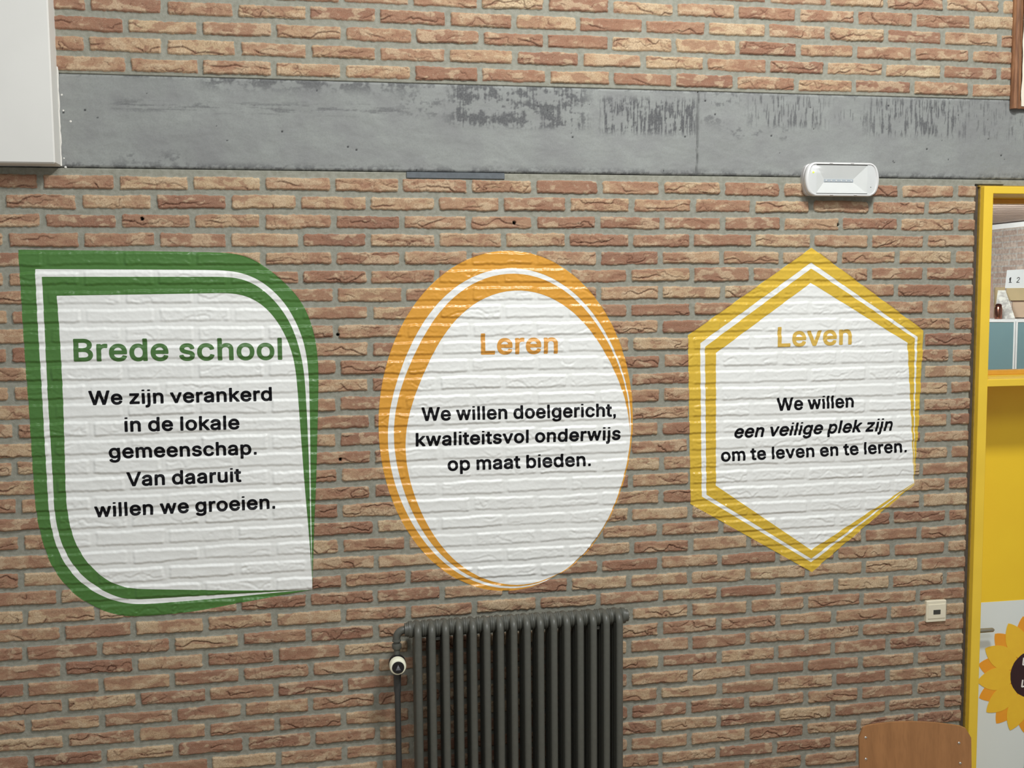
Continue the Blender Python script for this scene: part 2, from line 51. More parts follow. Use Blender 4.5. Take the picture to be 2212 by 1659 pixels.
GLYPH = json.loads('''{",":[188,[[38,-119,68,71,137,71,84,-119]]],".":[188,[[95,-4,86,-4,78,-1,70,3,63,9,57,16,53,24,50,32,50,41,50,50,53,59,57,66,63,73,70,79,78,83,86,86,95,87,104,86,113,83,121,79,128,73,134,66,138,59,140,50,141,41,140,32,138,24,134,16,128,9,121,3,113,-1,104,-4]]],"1":[453,[[76,0,76,55,391,55,391,0],[276,509,276,0,212,0,212,448,209,448,86,358,86,427,198,509]]],"2":[453,[[64,0,64,47,234,229,282,282,291,294,299,305,305,316,311,327,315,337,318,348,320,360,320,371,319,385,317,397,313,408,308,419,301,428,293,436,283,443,273,449,262,454,250,457,237,459,224,460,209,459,196,457,184,453,172,447,162,441,153,433,145,424,139,413,134,402,130,390,128,376,127,362,66,362,67,384,71,405,77,424,86,442,98,459,111,473,126,486,143,496,162,505,182,511,203,514,225,516,247,514,268,511,288,505,306,497,323,486,337,474,350,461,361,445,370,428,376,411,380,392,381,372,380,358,378,345,375,331,371,318,365,304,357,290,347,275,336,259,322,241,306,223,288,202,267,180,153,60,153,57,389,57,389,0]]],"B":[456,[[60,0,60,509,241,509,266,508,289,504,310,499,329,491,345,481,359,469,371,456,381,442,388,426,394,410,397,392,398,374,397,358,395,344,392,331,387,320,380,310,373,301,365,293,356,286,347,280,336,275,326,270,315,267,315,262,327,261,339,257,351,252,363,245,374,237,385,227,394,216,402,203,409,189,414,173,417,155,418,136,417,117,413,100,408,83,400,67,390,52,377,39,362,28,344,18,324,10,301,4,275,1,247,0],[125,57,245,57,272,58,296,63,315,70,330,80,341,92,349,105,354,120,355,137,355,149,352,161,348,173,342,184,335,194,327,203,317,211,306,218,293,224,279,228,264,230,248,231,125,231],[125,285,238,285,252,286,265,288,277,291,288,296,299,302,308,309,316,317,323,326,329,337,333,348,335,359,336,372,334,388,330,403,323,417,313,429,299,439,283,446,263,450,240,452,125,452]]],"L":[393,[[60,0,60,509,125,509,125,57,361,57,361,0]]],"V":[480,[[204,0,16,509,84,509,192,206,215,137,248,31,235,31,267,138,290,206,395,509,463,509,278,0]]],"W":[686,[[155,0,16,509,82,509,163,196,175,145,187,94,197,40,189,40,200,94,211,145,224,196,306,509,380,509,462,196,474,145,486,94,497,40,488,40,499,94,510,145,523,196,603,509,670,509,530,0,455,0,368,323,351,391,336,475,350,475,335,395,318,323,230,0]]],"a":[389,[[160,-9,142,-8,126,-5,110,-1,94,5,80,12,68,22,57,32,48,45,40,58,35,73,31,90,30,108,31,123,34,138,38,150,43,161,50,171,58,179,67,187,78,193,89,199,100,203,112,207,125,211,178,220,234,227,244,228,252,230,259,232,265,235,270,238,273,243,275,248,276,255,276,257,275,268,273,279,271,288,267,297,262,304,256,311,248,317,240,322,230,326,220,329,208,330,196,331,183,330,171,329,159,326,149,322,140,318,132,313,124,307,118,301,112,294,107,288,103,281,100,274,41,291,48,308,57,322,67,335,79,346,91,355,104,364,118,370,133,375,148,379,163,382,179,384,194,384,204,384,215,383,227,382,239,379,251,376,263,372,275,367,286,360,296,353,306,343,315,333,322,320,329,306,333,290,336,272,337,251,337,0,277,0,277,52,272,52,269,45,264,38,258,32,252,25,244,18,236,12,226,6,215,1,203,-3,190,-6,176,-8],[170,45,187,46,202,49,216,53,228,59,239,66,248,74,257,83,263,93,269,104,272,115,275,126,276,138,276,190,273,188,270,186,265,184,259,182,231,176,200,171,175,168,165,166,154,164,144,162,134,159,125,155,117,150,110,145,103,139,98,132,95,124,93,115,92,105,92,95,94,87,98,79,102,72,107,66,114,61,121,56,130,52,139,49,149,47,159,46]]],"b":[424,[[229,-8,213,-7,198,-5,184,-1,172,4,162,10,153,17,145,24,138,31,118,59,112,59,112,0,53,0,53,509,114,509,114,319,118,319,137,346,144,353,152,360,161,367,171,373,183,378,197,381,212,384,229,384,252,383,274,378,294,371,313,361,330,347,345,332,359,313,370,293,379,270,385,245,389,218,390,189,389,160,385,133,379,108,370,84,359,64,346,45,330,29,313,16,294,5,274,-2,252,-7],[220,47,237,48,253,51,267,57,279,66,291,76,301,88,309,101,316,117,321,133,325,151,327,170,328,189,327,209,325,227,321,245,316,261,309,276,301,290,291,301,280,311,267,319,253,325,237,329,220,330,203,329,188,325,174,320,161,312,150,302,140,291,132,278,125,263,120,247,116,229,113,210,113,189,113,169,116,150,120,132,125,115,132,100,140,86,150,75,162,65,174,57,188,51,204,48]]],"c":[396,[[207,-8,182,-7,159,-2,137,6,117,16,98,30,82,46,68,64,56,85,46,108,40,133,36,159,34,187,36,216,40,243,46,268,56,291,68,312,82,330,98,346,117,360,137,371,159,378,182,383,207,384,221,384,234,383,247,380,260,377,272,373,284,368,295,362,305,356,315,349,324,341,332,332,340,322,347,312,353,301,358,289,362,277,303,262,301,269,298,276,294,283,290,289,286,295,281,301,276,306,270,311,264,315,257,319,250,322,242,325,234,327,226,329,217,329,207,330,189,329,173,325,158,319,145,310,134,300,124,287,115,274,108,258,103,242,99,224,97,206,96,187,97,169,99,151,103,134,108,117,115,102,124,89,134,76,145,66,158,57,173,51,189,48,207,46,217,47,226,48,234,49,243,52,250,54,258,58,264,62,271,66,277,71,282,76,287,82,292,89,296,95,299,102,302,110,304,117,363,102,359,90,354,78,348,67,341,56,334,46,325,37,316,29,306,21,296,15,285,9,273,4,261,-1,248,-4,235,-6,221,-8]]],"d":[424,[[195,-8,172,-7,151,-2,130,5,111,16,94,29,79,45,66,64,55,84,46,108,39,133,35,160,34,189,35,218,39,245,46,270,55,293,66,313,79,332,95,347,112,361,131,371,151,378,173,383,196,384,213,384,228,381,241,378,253,373,263,367,272,360,280,353,287,346,306,319,311,319,311,509,372,509,372,0,313,0,313,59,307,59,287,31,280,24,272,17,263,10,252,4,241,-1,227,-5,212,-7],[205,47,221,48,236,51,250,57,263,65,274,75,284,86,293,100,299,115,305,132,309,150,311,169,312,189,311,210,309,229,305,247,300,263,293,278,284,291,275,302,263,312,251,320,237,325,221,329,205,330,187,329,172,325,157,319,145,311,133,301,124,290,115,276,108,261,103,245,99,227,97,209,96,189,97,170,99,151,103,133,109,117,115,101,124,88,134,76,145,66,158,57,172,51,188,48]]],"e":[404,[[212,-8,185,-7,161,-2,138,6,117,16,98,30,82,46,68,64,56,85,46,108,40,132,35,159,34,187,35,215,39,242,46,267,55,290,67,311,81,329,97,346,115,359,135,370,157,378,180,383,205,384,221,384,236,382,251,379,266,374,280,368,294,361,307,351,319,341,331,329,341,315,350,299,357,282,363,263,368,242,370,219,371,194,371,169,75,169,75,221,338,221,310,202,309,220,307,237,303,254,298,269,291,282,283,294,273,305,263,314,250,321,237,326,222,329,205,330,189,329,173,326,159,321,146,313,135,304,125,294,116,282,109,270,103,256,99,241,97,226,96,211,96,178,97,157,100,139,104,122,110,106,118,92,128,80,139,70,151,61,165,55,179,50,195,47,212,46,224,47,234,48,244,50,254,53,263,56,271,61,278,66,285,73,292,80,297,88,302,96,306,105,365,91,360,77,353,63,345,51,335,39,324,29,311,19,298,11,283,4,266,-1,249,-5,231,-7]]],"g":[425,[[207,-151,187,-150,168,-148,150,-144,134,-140,119,-134,105,-127,93,-119,82,-110,73,-101,64,-91,57,-80,51,-69,101,-41,122,-66,128,-72,136,-78,145,-83,154,-88,165,-92,178,-95,192,-97,207,-97,229,-96,249,-92,267,-85,282,-75,295,-62,304,-47,310,-28,311,-6,311,68,306,68,287,41,280,34,272,28,263,21,252,16,241,11,227,8,212,5,195,5,173,6,152,10,132,17,113,27,95,39,80,53,67,71,55,90,46,112,39,136,35,163,34,191,35,220,39,246,46,271,55,293,66,314,80,332,95,347,112,361,131,371,152,378,173,383,196,384,213,384,228,382,242,378,253,373,264,367,273,360,281,353,288,346,308,319,313,319,313,379,372,379,372,-9,371,-32,367,-54,360,-73,350,-90,338,-104,324,-117,308,-127,291,-136,271,-142,251,-147,229,-150],[205,59,222,60,237,63,251,68,264,75,275,84,285,95,293,107,300,121,305,137,309,154,312,172,312,193,312,212,309,231,305,248,300,264,293,278,285,291,275,303,264,312,251,320,237,325,222,329,205,330,188,329,172,325,158,320,145,312,134,302,124,290,115,277,109,262,103,246,99,229,97,212,96,193,97,173,99,155,103,138,109,123,116,108,124,96,134,85,145,76,158,68,172,63,188,60]]],"h":[410,[[114,227,114,0,53,0,53,509,114,509,114,287,102,287,112,312,124,332,137,349,152,362,169,372,187,379,207,383,227,384,246,383,264,380,280,376,295,369,309,360,321,349,332,336,341,321,348,304,353,285,356,264,357,240,357,0,296,0,296,235,295,256,290,275,283,291,273,304,260,315,246,323,229,328,210,329,197,328,184,326,172,322,161,317,150,311,141,303,133,293,126,283,121,271,117,257,114,243]]],"i":[167,[[53,0,53,379,114,379,114,0],[84,443,75,444,67,446,60,449,54,455,48,461,44,468,42,475,41,483,42,491,44,499,48,506,54,512,60,517,67,521,75,523,84,524,92,523,100,521,107,517,114,512,119,506,123,499,126,491,126,483,126,475,123,468,119,461,114,455,107,449,100,446,92,444]]],"j":[167,[[53,379,114,379,114,-30,113,-47,111,-63,107,-77,102,-90,95,-102,86,-113,76,-122,65,-129,52,-135,37,-139,21,-142,4,-143,-10,-143,-10,-87,2,-87,14,-86,25,-83,34,-78,40,-72,46,-64,50,-54,52,-42,53,-29],[83,443,75,444,67,446,60,449,53,455,48,461,44,468,42,475,41,483,42,491,44,499,48,506,53,512,60,517,67,521,75,523,83,524,92,523,100,521,107,517,114,512,119,506,123,499,125,491,126,483,125,475,123,468,119,461,114,455,107,449,100,446,92,444]]],"k":[381,[[110,137,110,212,121,212,284,379,360,379,184,199,177,199],[53,0,53,509,114,509,114,0],[294,0,148,186,191,229,372,0]]],"l":[189,[[139,-2,119,-1,101,3,86,10,74,20,65,33,58,47,54,65,53,84,53,509,114,509,114,99,114,87,115,77,117,68,120,62,124,58,130,54,137,53,146,52,160,53,170,54,181,3,162,-1]]],"m":[610,[[53,0,53,379,112,379,112,295,108,295,112,310,118,323,125,335,132,346,141,355,151,363,161,370,172,376,183,380,195,384,207,386,219,386,239,385,257,380,273,372,287,361,299,347,309,331,316,314,321,295,312,295,317,308,322,321,329,332,337,343,347,353,357,361,368,369,381,375,394,380,407,383,422,385,437,386,453,385,468,383,483,378,497,372,510,364,522,354,532,342,541,328,548,313,553,296,556,276,557,255,557,0,496,0,496,254,494,273,490,289,483,302,473,313,460,321,447,326,433,329,419,330,406,330,395,328,384,324,374,320,365,314,358,307,351,299,345,290,341,280,338,270,336,259,335,247,335,0,274,0,274,260,273,275,269,288,262,301,253,311,242,320,229,326,215,329,199,330,188,330,178,328,168,325,158,320,148,314,140,307,132,299,126,289,121,278,117,266,114,253,114,238,114,0]]],"n":[410,[[114,227,114,0,53,0,53,379,112,379,112,287,102,287,112,312,124,332,137,349,152,362,169,372,187,379,207,383,227,384,246,383,264,380,280,376,295,369,309,360,321,349,332,336,341,321,348,304,353,285,356,264,357,240,357,0,296,0,296,235,295,256,290,275,283,291,273,304,260,315,246,323,229,328,210,329,197,328,184,326,172,322,161,317,150,311,141,303,133,293,126,283,121,271,117,257,114,243]]],"o":[415,[[207,-8,182,-7,159,-2,137,6,117,16,98,30,82,46,68,64,56,85,46,108,40,133,36,159,34,187,36,216,40,243,46,268,56,291,68,312,82,330,98,346,117,360,137,371,159,378,182,383,207,384,233,383,256,378,278,371,299,360,317,346,333,330,347,312,359,291,369,268,376,243,380,216,381,187,380,159,376,133,369,108,359,85,347,64,333,46,317,30,299,16,278,6,256,-2,233,-7],[207,46,226,48,242,51,257,57,270,66,282,76,292,89,300,102,307,117,312,134,316,151,318,169,319,187,318,206,316,224,312,242,307,258,300,274,292,287,282,300,270,310,257,319,242,325,226,329,207,330,189,329,173,325,158,319,145,310,134,300,124,287,115,274,108,258,103,242,99,224,97,206,96,187,97,169,99,151,103,134,108,117,115,102,124,89,134,76,145,66,158,57,173,51,189,48]]],"p":[424,[[53,-143,53,379,112,379,112,319,118,319,137,346,144,353,152,360,161,367,171,373,183,378,197,381,212,384,229,384,252,383,274,378,294,371,313,361,330,347,345,332,359,313,370,293,379,270,385,245,389,218,390,189,389,160,385,133,379,108,370,84,359,64,346,45,330,29,313,16,294,5,274,-2,252,-7,229,-8,213,-7,198,-5,184,-1,173,4,162,10,153,17,145,24,138,31,118,59,114,59,114,-143],[220,47,237,48,253,51,267,57,279,66,291,76,301,88,309,101,316,117,321,133,325,151,327,170,328,189,327,209,325,227,321,245,316,261,309,276,301,290,291,301,280,311,267,319,253,325,237,329,220,330,203,329,188,325,174,320,161,312,150,302,140,291,132,278,125,263,120,247,116,229,113,210,113,189,113,169,116,150,120,132,125,115,132,100,140,86,150,75,162,65,174,57,188,51,204,48]]],"r":[259,[[53,0,53,379,112,379,112,321,115,321,122,335,130,347,140,358,152,367,166,375,181,380,196,384,213,385,229,384,243,384,243,322,230,324,207,326,194,325,182,323,170,319,159,315,149,309,140,301,132,293,126,284,121,273,117,262,114,250,114,237,114,0]]],"s":[365,[[182,-8,163,-7,145,-5,128,-2,112,3,98,10,84,18,72,27,62,38,53,50,45,63,40,78,36,94,94,107,99,92,105,79,114,69,124,60,136,54,150,49,165,46,181,45,200,46,217,50,232,55,244,62,255,71,262,81,267,91,268,103,267,112,265,121,260,129,254,136,246,142,237,147,225,151,212,155,149,170,125,177,104,186,87,196,72,208,61,222,53,237,48,255,47,274,48,290,51,305,57,319,65,332,75,343,87,354,100,363,115,370,131,377,149,381,167,384,187,384,206,384,223,381,239,378,254,372,267,366,279,358,290,349,299,339,307,328,314,316,319,303,324,290,268,277,264,288,258,298,251,307,243,316,232,323,219,328,205,331,187,333,171,332,156,329,143,324,131,317,121,308,114,299,110,289,109,277,110,267,112,258,117,250,124,243,133,237,144,232,157,227,172,223,229,209,254,202,275,194,292,183,306,171,317,158,325,142,330,125,331,107,330,90,326,75,321,61,312,47,302,35,290,24,276,15,260,6,242,0,223,-5,203,-7]]],"t":[227,[[204,379,204,327,6,327,6,379],[65,471,126,471,126,98,127,86,128,76,132,68,136,61,142,56,150,53,159,51,170,50,185,51,202,54,213,2,192,-3,168,-4,145,-3,125,2,107,10,92,21,80,35,72,52,67,71,65,93]]],"u":[410,[[182,-5,164,-4,146,-1,130,4,115,11,101,20,89,31,78,44,69,59,62,76,57,95,54,116,53,139,53,379,114,379,114,144,115,123,119,105,127,89,137,75,150,64,164,56,181,52,200,50,213,51,226,53,238,57,249,62,259,69,268,77,276,86,283,97,289,109,293,122,295,137,296,153,296,379,357,379,357,0,298,0,298,92,307,92,297,67,286,47,272,30,257,17,240,7,222,0,203,-4]]],"v":[389,[[163,0,17,379,84,379,165,155,171,138,177,121,182,104,187,87,206,21,184,21,203,87,207,104,213,121,218,138,224,155,305,379,371,379,226,0]]],"w":[567,[[138,0,23,379,87,379,133,214,154,137,175,41,165,41,186,135,206,214,252,379,316,379,362,214,382,136,402,41,391,41,413,135,434,214,480,379,545,379,429,0,368,0,319,172,305,225,291,280,277,338,291,338,277,280,263,225,248,172,199,0]]],"z":[380,[[42,0,42,46,254,320,254,323,48,323,48,379,333,379,333,331,126,60,126,56,339,56,339,0]]]}''')

# ------------------------------------------------------------------ helpers
def lin(r, g, b, e=1.0):
    def f(c):
        c /= 255.0
        return (c / 12.92 if c <= 0.04045 else ((c + 0.055) / 1.055) ** 2.4) / e
    return (min(f(r), 1), min(f(g), 1), min(f(b), 1), 1)

def nd(nt, kind, **kw):
    n = nt.nodes.new(kind)
    for k, v in kw.items():
        setattr(n, k, v)
    return n

def mixrgb(nt, fac, a, b, blend='MIX'):
    n = nd(nt, 'ShaderNodeMix', data_type='RGBA', blend_type=blend)
    for s, v in ((0, fac), (6, a), (7, b)):
        if hasattr(v, 'links') or hasattr(v, 'is_linked'):
            nt.links.new(v, n.inputs[s])
        else:
            n.inputs[s].default_value = v
    return n.outputs[2]

def mathn(nt, op, a, b=0.0, c=None, clamp=False):
    n = nd(nt, 'ShaderNodeMath', operation=op, use_clamp=clamp)
    for i, v in enumerate((a, b) if c is None else (a, b, c)):
        if hasattr(v, 'is_linked'):
            nt.links.new(v, n.inputs[i])
        else:
            n.inputs[i].default_value = v
    return n.outputs[0]

def maprange(nt, v, a, b, c=0.0, d=1.0, smooth=True):
    n = nd(nt, 'ShaderNodeMapRange', interpolation_type='SMOOTHSTEP' if smooth else 'LINEAR')
    nt.links.new(v, n.inputs[0])
    for i, q in enumerate((a, b, c, d)):
        n.inputs[1 + i].default_value = q
    return n.outputs[0]

def noise(nt, scale, detail=4, vec=None, stretch=None, rough=0.55):
    tc = nd(nt, 'ShaderNodeTexCoord')
    src = tc.outputs['Object'] if vec is None else vec
    if stretch:
        mp = nd(nt, 'ShaderNodeMapping'); mp.inputs['Scale'].default_value = stretch
        nt.links.new(src, mp.inputs[0]); src = mp.outputs[0]
    n = nd(nt, 'ShaderNodeTexNoise')
    n.inputs['Scale'].default_value = scale; n.inputs['Detail'].default_value = detail
    n.inputs['Roughness'].default_value = rough
    nt.links.new(src, n.inputs['Vector'])
    return n.outputs[0]

def new_mat(name):
    m = bpy.data.materials.new(name); m.use_nodes = True
    nt = m.node_tree
    return m, nt, nt.nodes['Principled BSDF']

def bump(nt, bsdf, height, strength=0.3, dist=0.002):
    b = nd(nt, 'ShaderNodeBump'); b.inputs['Strength'].default_value = strength
    b.inputs['Distance'].default_value = dist
    nt.links.new(height, b.inputs['Height']); nt.links.new(b.outputs[0], bsdf.inputs['Normal'])

def simple(name, col, rough=0.5, metal=0.0, var=0.06, nscale=30, bumps=0.0, bscale=200, spec=0.5, stretch=None):
    """plain coat with a little procedural tone variation and, if asked, grain"""
    m, nt, b = new_mat(name)
    n = noise(nt, nscale, 5, stretch=stretch)
    f = maprange(nt, n, 0.3, 0.7, 0, 1)
    lo = tuple(c * (1 - var) for c in col[:3]) + (1,); hi = tuple(min(c * (1 + var), 1) for c in col[:3]) + (1,)
    nt.links.new(mixrgb(nt, f, lo, hi), b.inputs['Base Color'])
    b.inputs['Roughness'].default_value = rough; b.inputs['Metallic'].default_value = metal
    b.inputs['Specular IOR Level'].default_value = spec
    if bumps:
        bump(nt, b, noise(nt, bscale, 3), bumps, 0.001)
    return m

# every thing's base point, so that parts can be given in world coordinates
BASE = {}
def tag(o, label=None, cat=None, group=None, kind=None):
    if label: o['label'] = label
    if cat: o['category'] = cat
    if group: o['group'] = group
    if kind: o['kind'] = kind
    return o

def thing(name, loc, label=None, cat=None, group=None, kind=None):
    o = bpy.data.objects.new(name, None); o.empty_display_size = 0.05
    COL.objects.link(o); o.location = loc
    BASE[o] = Vector(loc)
    return tag(o, label, cat, group, kind)

def obj(name, V, F, mat, parent=None, smooth=False, base=None, label=None):
    """one mesh object from world-space vertices"""
    V = np.asarray(V, dtype=np.float64).reshape(-1, 3)
    b = BASE[parent] if parent is not None else Vector(base if base is not None else (0, 0, 0))
    me = bpy.data.meshes.new(name)
    me.from_pydata((V - np.array(b)).tolist(), [], [tuple(int(i) for i in f) for f in F])
    me.validate(); me.update()
    if smooth:
        me.polygons.foreach_set('use_smooth', [True] * len(me.polygons))
        if smooth != 'all':
            me.set_sharp_from_angle(angle=math.radians(smooth if smooth is not True else 40))
    me.materials.append(mat)
    o = bpy.data.objects.new(name, me); COL.objects.link(o)
    if parent is not None:
        o.parent = parent
        BASE[o] = b
    else:
        o.location = b; BASE[o] = b
    if label: o['label'] = label
    return o

class MB:
    """collects shapes that become one mesh"""
    def __init__(s): s.V = []; s.F = []
    def add(s, V, F):
        n = len(s.V); s.V += [tuple(v) for v in V]; s.F += [tuple(i + n for i in f) for f in F]; return s
    def box(s, x0, x1, y0, y1, z0, z1, bev=0.0):
        if bev <= 0:
            V = [(x, y, z) for x in (x0, x1) for y in (y0, y1) for z in (z0, z1)]
            return s.add(V, [(0, 1, 3, 2), (4, 6, 7, 5), (0, 4, 5, 1), (2, 3, 7, 6), (0, 2, 6, 4), (1, 5, 7, 3)])
        V = []; F = []; idx = {}
        c = ((x0, x1), (y0, y1), (z0, z1))
        for a in range(2):
            for b in range(2):
                for d in range(2):
                    s3 = (a, b, d)
                    for ax in range(3):
                        p = []
                        for k in range(3):
                            q = c[k][s3[k]]
                            if k != ax: q += bev if s3[k] == 0 else -bev
                            p.append(q)
                        idx[(s3, ax)] = len(V); V.append(p)
        for ax in range(3):
            o1, o2 = [k for k in range(3) if k != ax]
            for sd in range(2):
                lst = []
                for u, v in ((0, 0), (1, 0), (1, 1), (0, 1)):
                    s3 = [0, 0, 0]; s3[ax] = sd; s3[o1] = u; s3[o2] = v; lst.append(idx[(tuple(s3), ax)])
                F.append(lst)
            for u in range(2):
                for v in range(2):
                    A = [0, 0, 0]; A[o1] = u; A[o2] = v; B = list(A); A[ax] = 0; B[ax] = 1
                    A = tuple(A); B = tuple(B)
                    F.append([idx[(A, o1)], idx[(B, o1)], idx[(B, o2)], idx[(A, o2)]])
        for a in range(2):
            for b in range(2):
                for d in range(2):
                    F.append([idx[((a, b, d), k)] for k in range(3)])
        cen = np.array([(x0 + x1) / 2, (y0 + y1) / 2, (z0 + z1) / 2]); VA = np.array(V); G = []
        for f in F:
            p = VA[f]; nrm = np.cross(p[1] - p[0], p[2] - p[0])
            G.append(f if nrm @ (p.mean(0) - cen) > 0 else f[::-1])
        return s.add(V, G)
    def loft(s, rings, cap0=True, cap1=True, close=True):
        n = len(rings[0]); V = [v for r in rings for v in r]; F = []
        for i in range(len(rings) - 1):
            for j in range(n if close else n - 1):
                k = (j + 1) % n
                F.append((i * n + j, i * n + k, (i + 1) * n + k, (i + 1) * n + j))
        if cap0: F.append(tuple(range(n))[::-1])
        if cap1: F.append(tuple((len(rings) - 1) * n + j for j in range(n)))
        return s.add(V, F)
    def tube(s, pts, r, seg=14, cap=True):
        P = [Vector(p) for p in pts]; rs = r if hasattr(r, '__len__') else [r] * len(P)
        rings = []; up = None
        for i, p in enumerate(P):
            t = (P[min(i + 1, len(P) - 1)] - P[max(i - 1, 0)]).normalized()
            if up is None:
                up = t.orthogonal().normalized()
            up = (up - t * up.dot(t)).normalized(); sd = t.cross(up)
            rings.append([p + (up * math.cos(a) + sd * math.sin(a)) * rs[i] for a in (2 * math.pi * k / seg for k in range(seg))])
        return s.loft(rings, cap, cap)
    def lathe(s, c, axis, prof, seg=28):
        """prof = [(radius, distance along axis)]"""
        ax = Vector(axis).normalized(); u = ax.orthogonal().normalized(); v = ax.cross(u); c = Vector(c)
        rings = [[c + ax * h + (u * math.cos(a) + v * math.sin(a)) * r for a in (2 * math.pi * k / seg for k in range(seg))] for r, h in prof]
        return s.loft(rings)
    def build(s, name, mat, parent=None, smooth=False, base=None, label=None):
        return obj(name, s.V, s.F, mat, parent, smooth, base, label)

# ------------------------------------------------------------------ numeric noise
def _h(ix, iz, seed):
    ix = ix.astype(np.int64).astype(np.uint32); iz = iz.astype(np.int64).astype(np.uint32)
    h = ix * np.uint32(374761393) + iz * np.uint32(668265263) + np.uint32(seed * 2246822519 % 4294967296)
    h = (h ^ (h >> np.uint32(13))) * np.uint32(1274126177)
    h = (h ^ (h >> np.uint32(16))) * np.uint32(2654435761)
    return h ^ (h >> np.uint32(15))
def h01(ix, iz, seed):
    return (_h(np.asarray(ix), np.asarray(iz), seed) & np.uint32(0xFFFFFF)).astype(np.float32) / 16777216.0
def perlin(x, z, seed):
    x0 = np.floor(x); z0 = np.floor(z); fx = (x - x0).astype(np.float32); fz = (z - z0).astype(np.float32)
    u = fx * fx * fx * (fx * (fx * 6 - 15) + 10); v = fz * fz * fz * (fz * (fz * 6 - 15) + 10)
    def g(dx, dz):
        a = h01(x0 + dx, z0 + dz, seed) * 6.2831853
        return np.cos(a) * (fx - dx) + np.sin(a) * (fz - dz)
    a = g(0, 0); b = g(1, 0); c = g(0, 1); d = g(1, 1)
    return 1.5 * ((a + (b - a) * u) * (1 - v) + (c + (d - c) * u) * v)
def fbm(x, z, seed, octs=3, gain=0.5):
    s = 0; a = 1.0
    for k in range(octs):
        s = s + a * perlin(x * 2 ** k, z * 2 ** k, seed + k * 17); a *= gain
    return s
def sstep(a, b, x):
    t = np.clip((x - a) / (b - a), 0, 1); return t * t * (3 - 2 * t)

# ------------------------------------------------------------------ distance to an outline (negative inside)
def poly_sd(X, Z, polys):
    """X, Z flat arrays; polys list of (n,2); non-zero winding"""
    d2 = np.full(X.shape, 1e9); wn = np.zeros(X.shape, dtype=np.int32)
    for P in polys:
        P = np.asarray(P); Q = np.roll(P, -1, 0)
        for (ax, az), (bx, bz) in zip(P, Q):
            ex, ez = bx - ax, bz - az; L = ex * ex + ez * ez
            if L < 1e-14: continue
            px, pz = X - ax, Z - az
            t = np.clip((px * ex + pz * ez) / L, 0, 1)
            d2 = np.minimum(d2, (px - t * ex) ** 2 + (pz - t * ez) ** 2)
            cr = ex * pz - ez * px
            wn += ((az <= Z) & (bz > Z) & (cr > 0)).astype(np.int32) - ((az > Z) & (bz <= Z) & (cr < 0)).astype(np.int32)
    d = np.sqrt(d2)
    return np.where(wn != 0, -d, d)

def smooth_outline(flat, corners, step=0.008, its=4):
    P = np.array(flat).reshape(-1, 2); n = len(P)
    dense = []; keep = []
    for i in range(n):
        p0, p1, p2, p3 = P[(i - 1) % n], P[i], P[(i + 1) % n], P[(i + 2) % n]
        if i in corners: p0 = p1 * 2 - p2 if i in corners else p0
        if (i + 1) % n in corners: p3 = p2 * 2 - p1
        m = max(int(np.linalg.norm(p2 - p1) / step), 1)
        for k in range(m):
            t = k / m
            q = 0.5 * ((2 * p1) + (p2 - p0) * t + (2 * p0 - 5 * p1 + 4 * p2 - p3) * t * t + (3 * p1 - p0 - 3 * p2 + p3) * t ** 3)
            dense.append(q); keep.append(i in corners and k == 0)
    D = np.array(dense); K = np.array(keep)
    for _ in range(its * 10):
        A = (np.roll(D, 1, 0) + np.roll(D, -1, 0) + 2 * D) / 4
        A[K] = D[K]; D = A
    return D

# square dots and stops, as in the lettering on the wall
for _c in 'ij.,':
    for _q in GLYPH[_c][1]:
        _x = _q[0::2]; _z = _q[1::2]
        if _c in 'ij' and min(_z) < 430: continue
        if _c in 'ij': _z0, _z1 = 500, 514
        else: _z0, _z1 = 0, 62
        _m = (min(_x) + max(_x)) / 2
        if _c == ',':
            _q[:] = [_m - 31, 0, _m + 2, 0, _m - 2, -40, _m - 28, -68, _m - 28, -92, _m + 16, -66, _m + 31, -12, _m + 31, 62, _m - 31, 62]
        else:
            _q[:] = [_m - 29, _z0, _m + 29, _z0, _m + 29, _z1, _m - 29, _z1]
GLYPH['l'] = [172, [[56, 0, 116, 0, 116, 509, 56, 509]]]
SHAPES = {}
for k, v in OUTL.items():
    if k[0] == 'g':
        P = np.array(v).reshape(-1, 2)
        br = int(np.argmax(P[:, 0] - P[:, 1] * 1.0))
        SHAPES[k] = smooth_outline(v, {0, br})
    else:
        SHAPES[k] = np.array(v).reshape(-1, 2)

# ------------------------------------------------------------------ the brick wall as a height field
L_B, H_C, Z_L = 0.222, 0.05942, 2.78
Z_BEAM0, Z_BEAM1 = 2.7655, 3.049
DOOR_X0, DOOR_X1, DOOR_Z = 3.1985, 4.26, 2.742
G = 0.0026
xs = np.concatenate([np.arange(-1.3, -0.321, 0.014), np.arange(-0.32, 3.3425, G), np.arange(3.357, 5.2, 0.014)])
zs = np.concatenate([np.arange(0, 0.47, 0.012), np.arange(0.48, 3.47, G), np.arange(3.482, 4.2, 0.014)])
NX, NZ = len(xs), len(zs)
XX, ZZ = np.meshgrid(xs, zs, indexing='ij')
upper = ZZ > 2.9
rowf = np.where(upper, (ZZ - (Z_L + H_C * 5.08)) / (H_C * 0.992), (Z_L - ZZ) / H_C)   # course centre = integer
wob = perlin(XX * 2.2, ZZ * 30, 3) * 0.045 + perlin(XX * 7, ZZ * 30, 4) * 0.03
rowf = rowf + wob
row = np.round(rowf)
crs = np.where(upper, 500 + row, row)
lz = (rowf - row) * H_C * np.where(upper, 1, -1)
par = np.mod(row, 2)
off = np.where(upper, np.where(par == 0, 0.2, 0.7), np.where(par == 1, 0.0, 0.5))
kf = XX / L_B - off
k0 = np.floor(kf)
def joint(k): return (h01(k, crs, 11) - 0.5) * 0.045
jl = k0 + joint(k0); jr = k0 + 1 + joint(k0 + 1)
